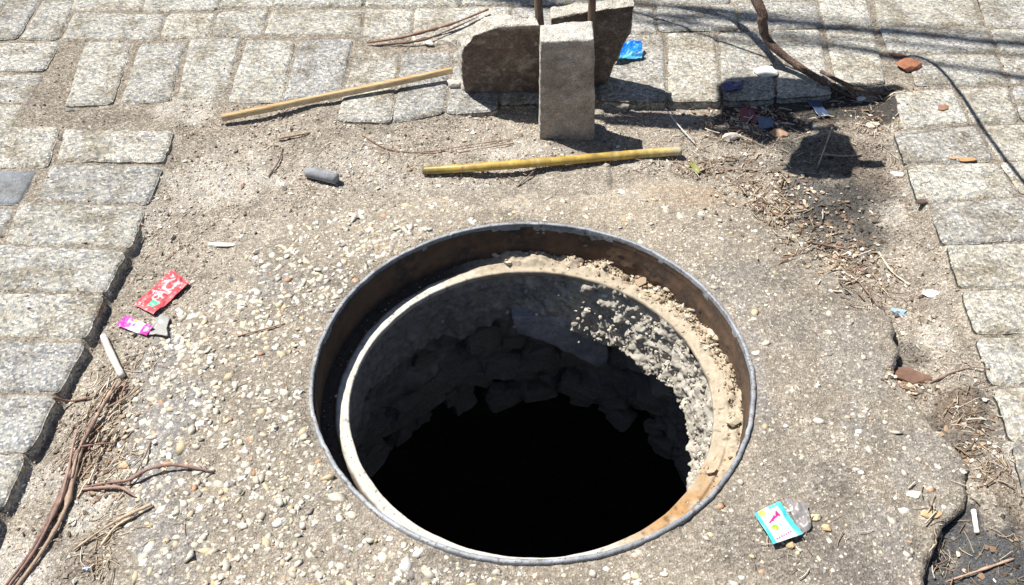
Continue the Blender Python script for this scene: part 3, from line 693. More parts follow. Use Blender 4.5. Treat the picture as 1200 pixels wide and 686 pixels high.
cz = np.linspace(-.15, -.50, 60)
revolve('chamber_wall', [(.350 + .05 * sstep(-.2, -.6, z_), z_) for z_ in cz], M['chamber'], shaft, 420, chn)
revolve('pit_wall', [(.44, -.48), (.52, -.56), (.55, -.9), (.55, -1.9), (.4, -1.95), (.001, -1.95)], M['pit'], shaft, 120)

stone_meshes = []
for k in range(8):
    bm = bmesh.new(); bmesh.ops.create_cube(bm, size=1.0); bmesh.ops.bevel(bm, geom=bm.edges[:], offset=.10, segments=1, affect='EDGES'); bmesh.ops.triangulate(bm, faces=bm.faces); bmesh.ops.subdivide_edges(bm, edges=[e_ for e_ in bm.edges if e_.calc_length() > .4], cuts=2); bmesh.ops.triangulate(bm, faces=[f_ for f_ in bm.faces if len(f_.verts) > 3])
    for v in bm.verts: v.co += Vector((random.uniform(-.09, .09), random.uniform(-.04, .04), random.uniform(-.06, .06)))
    me = bpy.data.meshes.new('rubble_stone'); bm.to_mesh(me); bm.free(); me.materials.append(M['chamber_brick']); stone_meshes.append(me)
for q in range(230):
    a = R(random.uniform(-5, 200)); zr = random.uniform(-.56, -.205); sc_ = random.choice((.022, .028, .036, .050, .062))
    rr0 = .356 + (-.2 - zr) * .10 + random.uniform(-.006, .008)
    o = bpy.data.objects.new('rubble_stone', random.choice(stone_meshes)); COL.objects.link(o); o.parent = shaft; o.matrix_parent_inverse = Matrix.Translation(-shaft.location)
    o.location = (rr0*math.cos(a), rr0*math.sin(a), zr); o.scale = (sc_*.7, sc_*random.uniform(.9, 1.7), sc_*random.uniform(.6, 1.0))
    o.rotation_euler = (random.uniform(-.5, .5), random.uniform(-.3, .3), a + random.uniform(-.3, .3))

# broken slab hanging below the neck at the back
def px_plane(px, py, Y0): return vp(px, py, Y0)
def prism(name, front, ext, mat, parent=None, noise_a=.004, noise_s=30, cuts=5, bev=.004, seed=0, fine=.0015, smooth_=3, tonefn=None, vox=.0028):
    bm = bmesh.new()
    a = [bm.verts.new(p) for p in front]; b = [bm.verts.new(Vector(p) + Vector(ext)) for p in front]
    n = len(a); bm.faces.new(a); bm.faces.new(b[::-1])
    for i in range(n): bm.faces.new((a[i], b[i], b[(i+1) % n], a[(i+1) % n]))
    bmesh.ops.recalc_face_normals(bm, faces=bm.faces)
    tmp = bpy.data.meshes.new('tmp'); bm.to_mesh(tmp); bm.free()
    to = bpy.data.objects.new('tmp', tmp); COL.objects.link(to)
    md = to.modifiers.new('r', 'REMESH'); md.mode = 'VOXEL'; md.voxel_size = vox
    if smooth_: ms = to.modifiers.new('s', 'SMOOTH'); ms.factor = .5; ms.iterations = smooth_
    dg = bpy.context.evaluated_depsgraph_get(); m2 = bpy.data.meshes.new_from_object(to.evaluated_get(dg))
    bpy.data.objects.remove(to); bpy.data.meshes.remove(tmp)
    bm = bmesh.new(); bm.from_mesh(m2); bpy.data.meshes.remove(m2); bm.normal_update()
    co = np.array([v.co[:] for v in bm.verts]); no = np.array([v.normal[:] for v in bm.verts])
    d = noise_a * fbm(co[:, 0]*noise_s + seed, co[:, 1]*noise_s, co[:, 2]*noise_s) + fine * fbm(co[:, 0]*140 + seed, co[:, 1]*140, co[:, 2]*140, 3)
    d = d - .010 * noise_a / .005 * sstep(.35, .8, fbm(co[:, 0]*38 + seed, co[:, 1]*38, co[:, 2]*38 + 5, 3)) * .5
    co = co + no * d[:, None]
    for v, c in zip(bm.verts, co): v.co = c
    me = bpy.data.meshes.new(name); bm.to_mesh(me); bm.free(); me.materials.append(mat)
    if tonefn is not None:
        a = me.color_attributes.new('tone', 'FLOAT_COLOR', 'POINT'); c4 = np.ones((len(co), 4), np.float32); c4[:, :3] = tonefn(co, no); a.data.foreach_set('color', c4.ravel())
    me.polygons.foreach_set('use_smooth', [True]*len(me.polygons))
    return obj(name, me, parent)
sl = [vp(x_, y_, .262) for x_, y_ in ((598, 372), (650, 372), (712, 392), (712, 425), (700, 432), (640, 402), (606, 392))]
o = prism('broken_slab', sl, (0, .10, -.01), M['chip_slab'], noise_a=.003, cuts=3)
tag(o, 'flat dark slate-grey broken slab jutting from the far wall inside the manhole', 'slab')

# ------------------------------------------------------------------ upright cement block and rubble behind it
bf = gp(632, 167, -.006); br = gp(697, 165, -.006); Yb = (bf.y + br.y) / 2
def lit_shade_tone(shade_tone, bare, crust, reach, seed):
    # painted pale where sunlit, and darker on the shaded front face
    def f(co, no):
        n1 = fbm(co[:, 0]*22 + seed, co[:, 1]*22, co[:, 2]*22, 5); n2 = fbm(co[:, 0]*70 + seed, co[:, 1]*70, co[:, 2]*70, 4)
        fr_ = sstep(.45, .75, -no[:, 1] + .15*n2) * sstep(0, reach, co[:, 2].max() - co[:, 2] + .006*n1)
        st = np.array(shade_tone) * (1 + .35*n1)[:, None]; g_ = sstep(.05, .6, n2 + .3*n1)[:, None]; st = st*(1-g_) + np.array(bare)*.75*g_
        cr = np.array(crust) * (1 + .12*n2)[:, None]  # crust: pale tone painted in for the sunlit faces
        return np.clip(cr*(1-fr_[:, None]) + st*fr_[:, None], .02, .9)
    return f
def b_pt(px, py): return vp(px, py, Yb, .02)
tl_, tr_ = b_pt(633, 49), b_pt(697, 46)
fr = [(bf.x, Yb, -.02), (br.x, Yb, -.02), (tr_.x, tr_.y, tr_.z), (tl_.x, tl_.y, tl_.z)]
o = prism('cement_block', fr, (0, .060, 0), M['mason'], noise_a=.0022, noise_s=24, cuts=7, bev=.005, seed=3, fine=.0010, tonefn=lit_shade_tone((.60,.52,.46), (.78,.74,.69), (.86,.83,.77), .022, 3.0))
tag(o, 'upright rectangular cement block with sunlit top painted pale standing behind the manhole', 'block')
BLOCK_TOP = tl_.z
Yl = gp(590, 113, -.004).y
lean = .33
L_out = [(546, 112), (541, 80), (543, 58), (556, 42), (582, 33), (634, 29), (638, 112)]
o = prism('concrete_chunk', [vp(x_, y_, Yl, lean) for x_, y_ in L_out], (-.012, .036, .004), M['mason'], noise_a=.009, noise_s=26, cuts=7, bev=.007, seed=8, fine=.002, tonefn=lit_shade_tone((.19,.14,.12), (.60,.54,.47), (.86,.81,.73), .020, 8.0))
tag(o, 'broken rounded concrete chunk leaning against the left of the upright block', 'concrete chunk')
Yr = gp(690, 112, -.004).y + .018
Rr = [(650, 112), (645, 22), (690, 14), (746, 6), (741, 28), (726, 62), (714, 92), (704, 112)]
o = prism('concrete_chunk', [vp(x_, y_, Yr, .10) for x_, y_ in Rr], (.0, .036, .004), M['mason'], noise_a=.007, noise_s=22, cuts=7, bev=.007, seed=19, fine=.002, tonefn=lit_shade_tone((.20,.155,.125), (.46,.41,.35), (.76,.72,.64), .008, 19.0))
tag(o, 'tall concrete chunk with shaded front painted dark brown and slanted right edge behind the upright block', 'concrete chunk')

# ------------------------------------------------------------------ tubes (poles, rods, twigs)
def smooth_path(pts, k=6):
    p = np.array([list(q) for q in pts], float)
    if len(p) < 3:
        t = np.linspace(0, 1, k*2+1)[:, None]; return p[0]*(1-t) + p[-1]*t
    out = []; e_ = np.vstack([2*p[0]-p[1], p, 2*p[-1]-p[-2]])
    for i in range(1, len(e_)-2):
        for t in np.linspace(0, 1, k, endpoint=False):
            a, b, c, d = e_[i-1:i+3]
            out.append(.5*((2*b) + (-a+c)*t + (2*a-5*b+4*c-d)*t*t + (-a+3*b-3*c+d)*t**3))
    out.append(p[-1]); return np.array(out)
def tube(name, pts, rad, mat, parent=None, sides=8, k=6, tone=None, rough=.15, flat=1.0, seed=0.0, caps=True):
    p = smooth_path(pts, k); n = len(p)
    r0 = np.interp(np.linspace(0, 1, n), np.linspace(0, 1, len(rad)), rad) if hasattr(rad, '__len__') else np.full(n, rad)
    r0 = r0 * (1 + rough * fbm(np.linspace(0, n*.6, n), np.full(n, seed), 1.0))
    d = np.gradient(p, axis=0); d /= np.linalg.norm(d, axis=1, keepdims=True) + 1e-9
    ref = np.array([0, 0, 1.0]) if abs(d[n//2][2]) < .8 else np.array([0, 1.0, 0])
    s1 = np.cross(d, ref); s1 /= np.linalg.norm(s1, axis=1, keepdims=True) + 1e-9; s2 = np.cross(s1, d)
    a = np.linspace(0, 2*np.pi, sides, endpoint=False)
    V = p[:, None] + r0[:, None, None] * (s1[:, None]*np.cos(a)[None, :, None] + flat*s2[:, None]*np.sin(a)[None, :, None])
    V = V.reshape(-1, 3)
    i = np.arange(n-1)[:, None]; j = np.arange(sides)[None, :]; j2 = (j+1) % sides
    F = [np.stack([i*sides+j, i*sides+j2, (i+1)*sides+j2, (i+1)*sides+j], -1).reshape(-1, 4)]
    if caps:
        F.append(np.array([np.arange(sides)[::-1], (n-1)*sides + np.arange(sides)]))
    if tone is not None and isinstance(tone[0], tuple):       # (position, colour) stops along the length
        tt = np.linspace(0, 1, n); cc_ = np.stack([np.interp(tt, [q[0] for q in tone], [q[1][k_] for q in tone]) for k_ in range(3)], -1)
        base_ = np.repeat(cc_, sides, 0)
    elif tone is not None: base_ = np.tile(np.array(tone), (len(V), 1))
    col = None if tone is None else base_ * (1 + .4 * fbm(V[:, 0]*90, V[:, 1]*90, V[:, 2]*90))[:, None]
    me = mesh_np(name, V, F, mat, col)
    return obj(name, me, parent)
def on(px, py, lift=0.0, r=0.0):
    g_ = gp(px, py, 0.0)
    z = float(ground_z(np.array([g_.x]), np.array([g_.y]))[0])
    for q in world_quads:
        if poly_sd(np.array([g_.x]), np.array([g_.y]), q)[0] < 0: z = max(z, PT)
    g_ = gp(px, py, z + lift + r); return g_

# makeshift trestle: two thin wooden legs behind the block; the unseen parts above are added for their shadows
tb = empty('wooden_trestle', gp(665, 135)); tag(tb, 'thin brown wooden trestle legs rising behind the upright cement block', 'trestle')
lb = .17
def leg(px0, py0, pxt, ztop, r):
    a = gp(px0, py0, -.02)
    # choose sideways lean so that the leg crosses the top edge of the picture at pxt
    zt = .30; yy = a.y + lb * zt
    v_ = vp(pxt, 6, yy)
    dx = (v_.x - a.x) / v_.z if v_.z > .05 else 0
    b = Vector((a.x + dx * ztop, a.y + lb * ztop, ztop))
    return a, b, r
legs = [leg(641, 141, 631, .96, .0082), leg(688, 134, 692, .92, .0078)]
for a, b, r in legs:
    tube('leg', [a, a.lerp(b, .3) + Vector((.002, 0, 0)), a.lerp(b, .7) - Vector((.002, 0, 0)), b], r, M['wood'], tb, sides=9, k=8, seed=a.x*50)
ta, tb_ = legs[0][1], legs[1][1]
tube('added_crossbar', [ta - Vector((.03, .012, .03)), tb_ + Vector((.05, -.012, -.0))], .009, M['wood'], tb, sides=9)  # unseen bar added to darken the ground where the leg shadows end
# unseen poles of an added railing above the picture throw the soft bands across the far paving
rl = empty('shadow_poles', caster(1000, 30, 0.0)); tag(rl, 'unseen wooden poles added as a railing whose shadows cross the far pavers', 'shadow_rig')
HH = 2.7
q0, q1 = caster(-700, -125, HH), caster(2300, 165, HH)
def wob(a, b, off, seed, n=26, amp=.018):
    return [a.lerp(b, i/n) + Vector((0, off + amp*vn(np.array([i*.9]), np.array([seed]))[0], amp*vn(np.array([i*.7]), np.array([seed+9.]))[0])) for i in range(n+1)]
for k, (off, rad_) in enumerate(((-.035, .0065), (-.012, .010), (.014, .009), (.040, .0055))):
    tube('shadow_pole', wob(q0, q1, off, k*3.1), rad_, M['wood'], rl, sides=8, k=3, rough=.4, seed=k)
q2, q3 = caster(250, -50, HH-.1), caster(2300, 262, HH-.1)
for k, (off, rad_) in enumerate(((-.016, .0065), (.010, .008))):
    tube('shadow_pole', wob(q2, q3, off, 20+k*3.1), rad_, M['wood'], rl, sides=8, k=3, rough=.4, seed=k+5)
for q in (q0, q1, q2): tube('shadow_post', [Vector((q.x, q.y+.08, 0)), Vector((q.x, q.y+.08, HH+.1))], .03, M['wood'], rl, sides=12)

# bent iron rod
rod = empty('bent_iron_rod', gp(968, 100)); tag(rod, 'dark rusty bent iron rod rising from the debris to the right of the blocks', 'iron rod')
p0 = on(1003, 116, .002); p1 = on(968, 98, .010); p2 = gp(930, 74, .030); p3 = gp(900, 48, .060)
p4 = vp(893, 25, p3.y + .012); p5 = vp(886, 0, p3.y + .03); p6 = caster(862, 30, .34); p7 = caster(790, 12, .60)
tube('rod', [p1, p2, p3, p4, p5, p6, p7], [.0065, .0075, .0085, .0096, .0098, .008, .0055], M['iron'], rod, sides=10, k=8)
tube('frayed_strand', [p0, on(985, 108, .006), on(960, 93, .016), gp(925, 68, .036)], [.002, .003, .003, .002], M['iron'], rod)
tube('frayed_strand', [on(1062, 108, .004), on(1030, 110, .012), on(1000, 103, .016), gp(962, 84, .016)], [.002, .0035, .0045, .004], M['iron'], rod)
# unseen cloth, added above the picture: it shades the patch of dirt by the right-hand stones
def sheet(name, corners, nu, nv, mat, paint, crinkle=.002, cs=60, parent=None, seed=0, thick=.0004, curl=0.0, ragged=0.0):
    A, Bc, Cc, D = [np.array(c[:]) for c in corners]
    U, V = np.meshgrid(np.linspace(0, 1, nu), np.linspace(0, 1, nv), indexing='ij')
    u, v = U[..., None], V[..., None]
    Pq = (1-u)*((1-v)*A + v*D) + u*((1-v)*Bc + v*Cc)
    nrm = np.cross(Bc-A, D-A); nrm /= np.linalg.norm(nrm)
    if nrm[2] < 0: nrm = -nrm
    d = crinkle * fbm(Pq[..., 0]*cs + seed, Pq[..., 1]*cs, Pq[..., 2]*cs, 3) + curl * ((2*U-1)**2)
    if ragged:
        cen = Pq.mean((0, 1)); k = np.maximum(np.abs(2*U-1), np.abs(2*V-1))
        sc = 1 + ragged * fbm(np.arctan2(2*V-1, 2*U-1)*2.2, seed + 0*U, 3.0, 3) * k
        Pq = cen + (Pq - cen) * sc[..., None]
    top = Pq + nrm * (d[..., None] + thick); bot = Pq + nrm * d[..., None]
    n = nu*nv; idx = np.arange(n).reshape(nu, nv)
    loop = np.r_[idx[:, 0], idx[-1, 1:], idx[-2::-1, -1], idx[0, -2:0:-1]]; l2 = np.roll(loop, -1)
    F = np.vstack([quads(nu, nv), quads(nu, nv)[:, ::-1] + n, np.stack([loop, loop+n, l2+n, l2], -1)])
    c = paint(U, V).reshape(-1, 3); c = np.vstack([c, c])
    me = mesh_np(name, np.vstack([bot.reshape(-1, 3), top.reshape(-1, 3)]), F, mat, c)
    return obj(name, me, parent)
solid = lambda col: (lambda U, V: np.broadcast_to(np.array(col), U.shape + (3,)).copy())
hr = .50
shade_cloth = empty('hanging_shade_cloth', caster(960, 178, hr)); tag(shade_cloth, 'unseen added sack hung on a cord, its shadow falling on the dark soil patch', 'shade_cloth')
def shadow_cloth(name, parent, cpx, ox, h, tone):  # unseen sheet cut to the outline of the shadow it casts
    ctr = caster(*cpx, h); V = [ctr[:]]
    P0 = [caster(a, b, h + .01*math.sin(a*.3)) for a, b in ox]; P0 = smooth_path(P0 + [P0[0]], 4)[:-1]; m = len(P0)
    for rr_ in (.35, .7, 1.0):
        for p in P0:
            q = np.array(ctr[:]) * (1-rr_) + p * rr_; V.append((q[0], q[1], q[2] + .012*math.sin(q[0]*90)*math.cos(q[1]*70)))
    V = np.array(V); T = []
    for j in range(m): T.append((0, 1+j, 1+(j+1) % m))
    Q = []
    for k in range(2):
        for j in range(m): Q.append((1+k*m+j, 1+(k+1)*m+j, 1+(k+1)*m+(j+1) % m, 1+k*m+(j+1) % m))
    W = V + np.array((0, 0, .006)); nV = len(V)
    Fs = [np.array(T)[:, ::-1], np.array(T)+nV, np.array(Q)[:, ::-1], np.array(Q)+nV, np.array([(1+2*m+j, 1+2*m+(j+1) % m, nV+1+2*m+(j+1) % m, nV+1+2*m+j) for j in range(m)])]
    obj(name, mesh_np(name, np.vstack([V, W]), Fs, M['straw'], np.tile(tone, (2*nV, 1))), parent)
shadow_cloth('cloth', shade_cloth, (960, 178), [(918,196),(925,176),(938,158),(950,151),(975,149),(992,156),(1000,172),(1001,182),(1018,184),(1032,184),(1034,190),(1016,191),(1000,190),(992,200),(975,205),(940,205)], hr, (.2, .16, .12))
shadow_cloth('added_shade_cloth', tb, (890, 130), [(842,112),(850,98),(880,94),(930,95),(985,104),(1050,102),(1055,110),(1010,117),(962,118),(925,128),(944,138),(935,150),(915,147),(902,162),(880,160),(868,146),(850,150),(856,134),(842,128)], .93, (.2, .16, .12))  # unseen cloth added to shade the debris strip by the rod
shadow_cloth('added_shade_cloth', tb, (806, 142), [(700,131),(740,128),(800,131),(860,128),(890,133),(870,141),(800,141),(740,139),(704,140)], .90, (.2, .16, .12))  # unseen narrow cloth added for the shadow streak right of the block
tube('cord', [caster(960, 178, hr), (q0 + (q1-q0) * ((caster(960, 178, hr).x - q0.x) / (q1.x - q0.x)))], .0011, M['iron'], shade_cloth)

# unseen wire added above the picture, bent to follow the curved shadows
wr = empty('shadow_wire', caster(1150, 140, .4)); tag(wr, 'unseen black wire added to cast thin shadows over the paving at the upper right', 'wire')
hw = .42
tube('wire', [caster(740, 16, hw+.1), caster(800, 36, hw+.02), caster(860, 58, hw), caster(930, 84, hw-.02), caster(985, 106, hw-.02)], .0028, M['iron'], wr, k=10)
tube('wire', [caster(1040, 70, hw+.04), caster(1085, 74, hw+.02), caster(1120, 105, hw), caster(1160, 165, hw), caster(1215, 235, hw+.03), caster(1290, 300, hw+.1)], .0042, M['iron'], wr, k=10)

# ------------------------------------------------------------------ sticks
def lath():
    a = gp(260, 139, .010); b = gp(530, 82, .030)
    d = (b - a).normalized(); s_ = d.cross(Vector((0, 0, 1))).normalized(); up = s_.cross(d)
    V = []; n = 40
    for i in range(n+1):
        t = i / n; c = a.lerp(b, t) + s_ * (.0012 * math.sin(t*5)) + up * .0015 * math.sin(t*4+1)
        wd, ht = .0050 + .0005 * math.sin(t*11), .0056
        for (u, v) in ((-1, -1), (-1, .7), (-.75, 1), (.75, 1), (1, .7), (1, -1)):
            V.append(c + s_*wd*u + up*ht*v)
    V = np.array([v[:] for v in V]); k = 6
    i = np.arange(n)[:, None]; j = np.arange(k)[None]; j2 = (j+1) % k
    F = [np.stack([i*k+j, (i+1)*k+j, (i+1)*k+j2, i*k+j2], -1).reshape(-1, 4), np.array([np.arange(k), n*k + np.arange(k)[::-1]])]
    o = obj('wooden_lath', mesh_np('wooden_lath', V, F, [M['lath'], M['lath_bark']], smooth=False, fmat=np.r_[np.tile([0, 1, 1, 1, 0, 0], n), 0, 0]))
    tag(o, 'long pale wooden lath lying across the paving, left of the concrete chunk', 'wooden stick')
lath()
YC = (.50, .345, .085); YN = (.36, .25, .08)
st = [(0, (.16, .11, .06)), (.02, (.30, .24, .06)), (.12, (.40, .30, .07))]
for q in (.19, .46, .74): st += [(q-.012, YC), (q-.006, YN), (q+.004, YN), (q+.008, (.55, .41, .16)), (q+.03, YC)]
st += [(.88, (.56, .43, .15)), (.955, (.60, .48, .22)), (.975, (.64, .56, .36)), (1, (.60, .52, .36))]
cp = smooth_path([on(496, 200, .002, .0075), on(560, 196, .005, .0075), on(640, 190, .003, .008), on(720, 183, .007, .008), on(798, 177, .005, .008)], 24)
tt = np.linspace(0, 1, len(cp)); rc = .0076 + .0008*tt + sum(.0005*np.exp(-((tt-q)/.006)**2) for q in (.19, .46, .74))
o = tube('yellow_cane', cp, list(rc), M['cane'], sides=14, k=1, rough=.05, tone=st)
tag(o, 'yellow dry cane lying in front of the upright cement block', 'cane')
o = tube('pale_stick', [on(121, 394, .002, .004), on(130, 415, .003, .004), on(143, 441, .002, .004)], [.0048, .0058, .0058, .0050], M['twig'], tone=(.72, .68, .60), sides=8)
tag(o, 'short peeled whitish stick lying below the magenta wrapper', 'stick')
o = tube('grey_stub', [on(359, 202, .001, .0095), on(376, 205, .001, .0100), on(395, 210, .001, .0100)], [.0085, .0105, .0105, .0108, .0098], M['twig'], tone=(.26, .27, .29), sides=14, rough=.03)
tag(o, 'small grey cylindrical stub lying on pale dirt left of the yellow cane', 'stub')
TW = [
 ([(4,690,.004),(34,650,.006),(60,604,.006),(74,570,.010),(82,545,.008)], [.0016,.0022,.0026,.0024,.0012], (.20,.13,.11), 'dark outer strand of the vine bundle at the bottom left'),
 ([(84,560,.012),(92,528,.013),(108,498,.012),(128,462,.010),(137,446,.006)], [.0016,.0022,.0026,.0020,.0010], (.44,.33,.25), 'tan strand on top of the vine stem below the peeled stick'),
 ([(70,590,.012),(80,552,.016),(86,520,.012),(92,500,.004)], [.0014,.0020,.0022,.0012], (.34,.24,.20), 'short greyish strand crossing the middle of the vine stem'), # points, radius, tone, label
 ([(430,50,.006),(470,44,.010),(505,35,.014),(535,26,.016),(572,11,.018)], [.0022,.0032,.0036,.0030,.0020], (.30,.20,.15), 'long dark double twig on the paving left of the concrete chunk, upper strand'),
 ([(440,53,.003),(490,48,.008),(520,38,.008),(560,20,.010)], [.0014,.0022,.0018,.0012], (.20,.13,.10), 'thinner lower strand of twig beside the concrete chunk'),
 ([(325,163,.004),(345,159,.006),(362,156,.004)], .0018, (.42,.28,.17), 'short brown sliver of wood just below the pale lath'),
 ([(331,174,.002),(326,190,.005),(314,207,.003)], .0014, (.24,.16,.12), 'short dark crooked twig left of the grey stub'),
 ([(424,158,.002),(455,175,.003),(500,178,.004),(550,170,.005),(600,163,.002)], .0010, (.34,.18,.13), 'thin wiry reddish twig left of the upright block'),
 ([(532,180,.002),(560,175,.005),(602,168,.003)], .0012, (.33,.19,.14), 'thin curved reddish twig lying just above the yellow cane'),
 ([(606,219,.001),(618,208,.006),(629,197,.008)], .0012, (.26,.17,.13), 'tiny dark twig sticking out below the yellow cane'),
 ([(278,394,.002),(305,387,.005),(334,379,.002)], .0012, (.42,.28,.18), 'thin brown twig lying on the collar left of the manhole'),
 ([(8,690,.004),(40,646,.006),(66,596,.008),(78,566,.010),(88,536,.010),(104,506,.012),(124,470,.012),(141,449,.008)], [.0018,.0022,.0028,.0036,.0036,.0028,.0022,.0014], (.27,.175,.145), 'long reddish-brown dry vine stem running up the dirt at lower left'),
 ([(18,690,.002),(52,642,.004),(76,598,.004),(86,560,.006),(98,520,.008),(116,484,.008)], [.0022,.0030,.0036,.0034,.0030,.0022], (.38,.28,.21), 'paler strand alongside the long vine stem at lower left'),
 ([(92,572,.003),(128,566,.005),(152,562,.010),(174,550,.014),(205,545,.012),(250,553,.003)], [.0010,.0016,.0022,.0030,.0026,.0010], (.29,.185,.155), 'curved reddish twig lying over the left edge of the collar'),
 ([(95,574,.001),(125,571,.006),(143,572,.008),(160,583,.001)], [.0016,.0024,.0022,.0012], (.38,.25,.21), 'short pinkish twig under the curved reddish twig'),
 ([(86,645,.002),(118,622,.006),(145,606,.010),(178,591,.006)], [.0012,.0020,.0026,.0018], (.50,.38,.27), 'pale split twig near the bottom left corner of the collar'),
 ([(118,640,.002),(135,618,.006),(158,604,.005)], .0016, (.60,.48,.34), 'thin straw-coloured twig beside the pale split twig'),
 ([(176,518,.002),(168,538,.010),(150,570,.004)], .0013, (.30,.24,.20), 'small upright grey twig crossing the curved reddish twig'),
 ([(62,466,.004),(82,470,.005),(106,466,.004)], .0014, (.28,.17,.12), 'short twig poking out from under a left-hand paver'),
 ([(92,524,.012),(112,521,.014),(135,519,.004)], .0012, (.30,.17,.14), 'thin dark twig crossing the vine stem at lower left'),
 ([(125,478,.006),(148,466,.008),(165,453,.006)], .0014, (.32,.22,.16), 'forked dark twig tip beside the vine stem'),
 ([(946,284,.003),(968,288,.005),(990,291,.003)], .0020, (.30,.20,.15), 'short brown twig on the upper right edge of the collar'),
 ([(1030,296,.004),(1045,318,.008),(1066,334,.003)], .0016, (.68,.60,.47), 'pale bent straw on dirt near the right-hand pavers'),
 ([(1090,449,.004),(1112,438,.006),(1138,431,.004),(1160,432,.003)], .0012, (.26,.18,.14), 'thin dark twig trailing right from the brown peel'),
 ([(1000,322,.003),(1018,344,.006),(1030,360,.003)], .0014, (.26,.19,.15), 'short dark twig on the collar edge above the blue foil'),
 ([(780,128,.010),(796,148,.014),(815,169,.006)], .0011, (.62,.60,.60), 'thin pale straw leaning across the shadow beside the block'),
 ([(1108,682,.002),(1150,668,.008),(1188,655,.003)], .0016, (.44,.30,.22), 'reddish twig on dark wet dirt at the bottom right'),
 ([(975,150,.006),(966,175,.010),(958,196,.004)], .0014, (.50,.42,.32), 'pale upright stalk lying on the shadowed patch of soil'),
 ([(960,181,.006),(990,183,.008),(1010,181,.004)], .0014, (.46,.38,.28), 'pale level stalk lying across the shadowed patch of soil'),
]
for pts, rad_, tone, lab in TW:
    rm = max(rad_) if isinstance(rad_, list) else rad_
    o = tube('twig', [on(x_, y_, h_*.8, rm*.5) for x_, y_, h_ in pts], rad_, M['twig'], tone=tone, sides=7, k=9, rough=.7, seed=pts[0][0]*.13)
    tag(o, lab, 'twig')

# ------------------------------------------------------------------ stones and scraps
def rock(name, px, py, w_px, h_mm, tone, label, cat='stone', ratio=.7, rot=0, seed=1, angular=.16, lift=0, sink=.25):
    k = scale_at(py); sx = w_px / k / 2; c = on(px, py, 0)
    v = IV2.copy(); rs = np.random.default_rng(int(seed) * 7 + 1)
    for _ in range(11):                     # knock flat facets off
        nn = rs.normal(0, 1, 3); nn /= np.linalg.norm(nn); dd = v @ nn; cut = rs.uniform(.55, .85)
        v = v - np.clip(dd - cut, 0, None)[:, None] * nn
    v /= np.abs(v).max(0)
    d = 1 + angular * 1.2 * fbm(v[:, 0]*1.6 + seed, v[:, 1]*1.6, v[:, 2]*1.6, 3) + .05 * vn(v[:, 0]*5 + seed, v[:, 1]*5, v[:, 2]*5); v = v * d[:, None] * np.array((sx, sx*ratio, h_mm/2000))
    v = v + .0006 * vn(v[:, 0]*300, v[:, 1]*300, v[:, 2]*300 + seed)[:, None]
    a = R(rot); v = np.c_[v[:, 0]*math.cos(a) - v[:, 1]*math.sin(a), v[:, 0]*math.sin(a) + v[:, 1]*math.cos(a), v[:, 2]]
    cv = np.clip(np.tile(np.array(tone), (len(v), 1)) * (1 + .35 * fbm(v[:, 0]*160 + seed, v[:, 1]*160, v[:, 2]*160))[:, None], .01, .9)
    o = obj(name, mesh_np(name, v, IF2, M['stone'], cv, smooth=False)); o.location = (c.x, c.y, c.z + h_mm/2000*(1 - 2*sink) + lift)
    return tag(o, label, cat)
rock('stone', 727, 126, 27, 22, (.40,.36,.31), 'grey stone in the shadow right of the upright block', seed=2)
rock('stone', 897, 86, 29, 14, (.74,.72,.68), 'white chip of stone on the pavers beside the iron rod', seed=5, rot=15)
rock('stone', 856, 163, 26, 20, (.62,.57,.50), 'pale tilted stone on the dirt right of the yellow cane', seed=7, rot=30, ratio=.55)
rock('stone', 912, 157, 22, 13, (.45,.29,.20), 'round reddish-brown stone beside the shadowed soil patch', seed=9, ratio=.9)
rock('stone', 534, 100, 20, 20, (.55,.52,.47), 'small pale stone at the foot of the left concrete chunk', seed=11)
rock('stone', 503, 52, 12, 9, (.66,.63,.58), 'tiny white stone beneath the double twig on the paving', seed=13)
rock('stone', 1022, 148, 16, 9, (.50,.45,.38), 'small grey-brown stone left of the first right-hand paver', seed=17)
rock('stone', 1009, 117, 11, 8, (.55,.60,.70), 'small bluish stone in the debris below the iron rod', seed=18)
rock('stone', 1070, 580, 22, 7, (.68,.64,.55), 'oval cream pebble set in the collar near its right edge', seed=19, ratio=.5, sink=.45)
rock('stone', 1092, 602, 26, 5, (.55,.36,.20), 'flat orange stone set in the collar near its broken right edge', seed=21, ratio=.55, sink=.4)
rock('stone', 955, 607, 14, 10, (.66,.57,.38), 'yellowish pebble right of the teal sachet', seed=23)
rock('stone', 968, 620, 12, 8, (.64,.48,.28), 'amber pebble below right of the teal sachet', seed=25)
rock('stone', 927, 640, 13, 9, (.58,.44,.26), 'tan pebble just below the teal sachet', seed=27)
rock('brick_chip', 1066, 78, 30, 17, (.30,.13,.075), 'orange-brown brick chip at the corner of the right-hand pavers', 'brick chip', seed=31)
rock('brick_chip', 1050, 104, 12, 8, (.33,.2,.13), 'small brown brick chip left of the first right-hand paver', 'brick chip', seed=33)
rock('bark_chip', 1050, 66, 24, 7, (.16,.09,.07), 'dark brown bark chip above the orange brick chip', 'bark chip', seed=35, rot=-15, ratio=.4)
rock('leaf_bit', 1104, 127, 15, 4, (.30,.16,.10), 'small reddish leaf crumb on the first right-hand paver', 'leaf', seed=37, rot=20)
rock('leaf_bit', 1132, 187, 26, 4, (.50,.29,.15), 'orange leaf fragment in a joint of the right-hand pavers', 'leaf', seed=39, ratio=.35)
rock('leaf_bit', 1117, 186, 10, 4, (.60,.36,.18), 'tiny orange leaf crumb left of the orange leaf fragment', 'leaf', seed=40, ratio=.5)
rock('leaf_bit', 1130, 157, 14, 3, (.20,.18,.16), 'small dark leaf crumb on the second right-hand paver', 'leaf', seed=43, ratio=.5, rot=-50)
rock('bark_chip', 1080, 237, 16, 6, (.13,.09,.07), 'dark chip wedged at the corner between two right-hand pavers', 'bark chip', seed=45, ratio=.5)
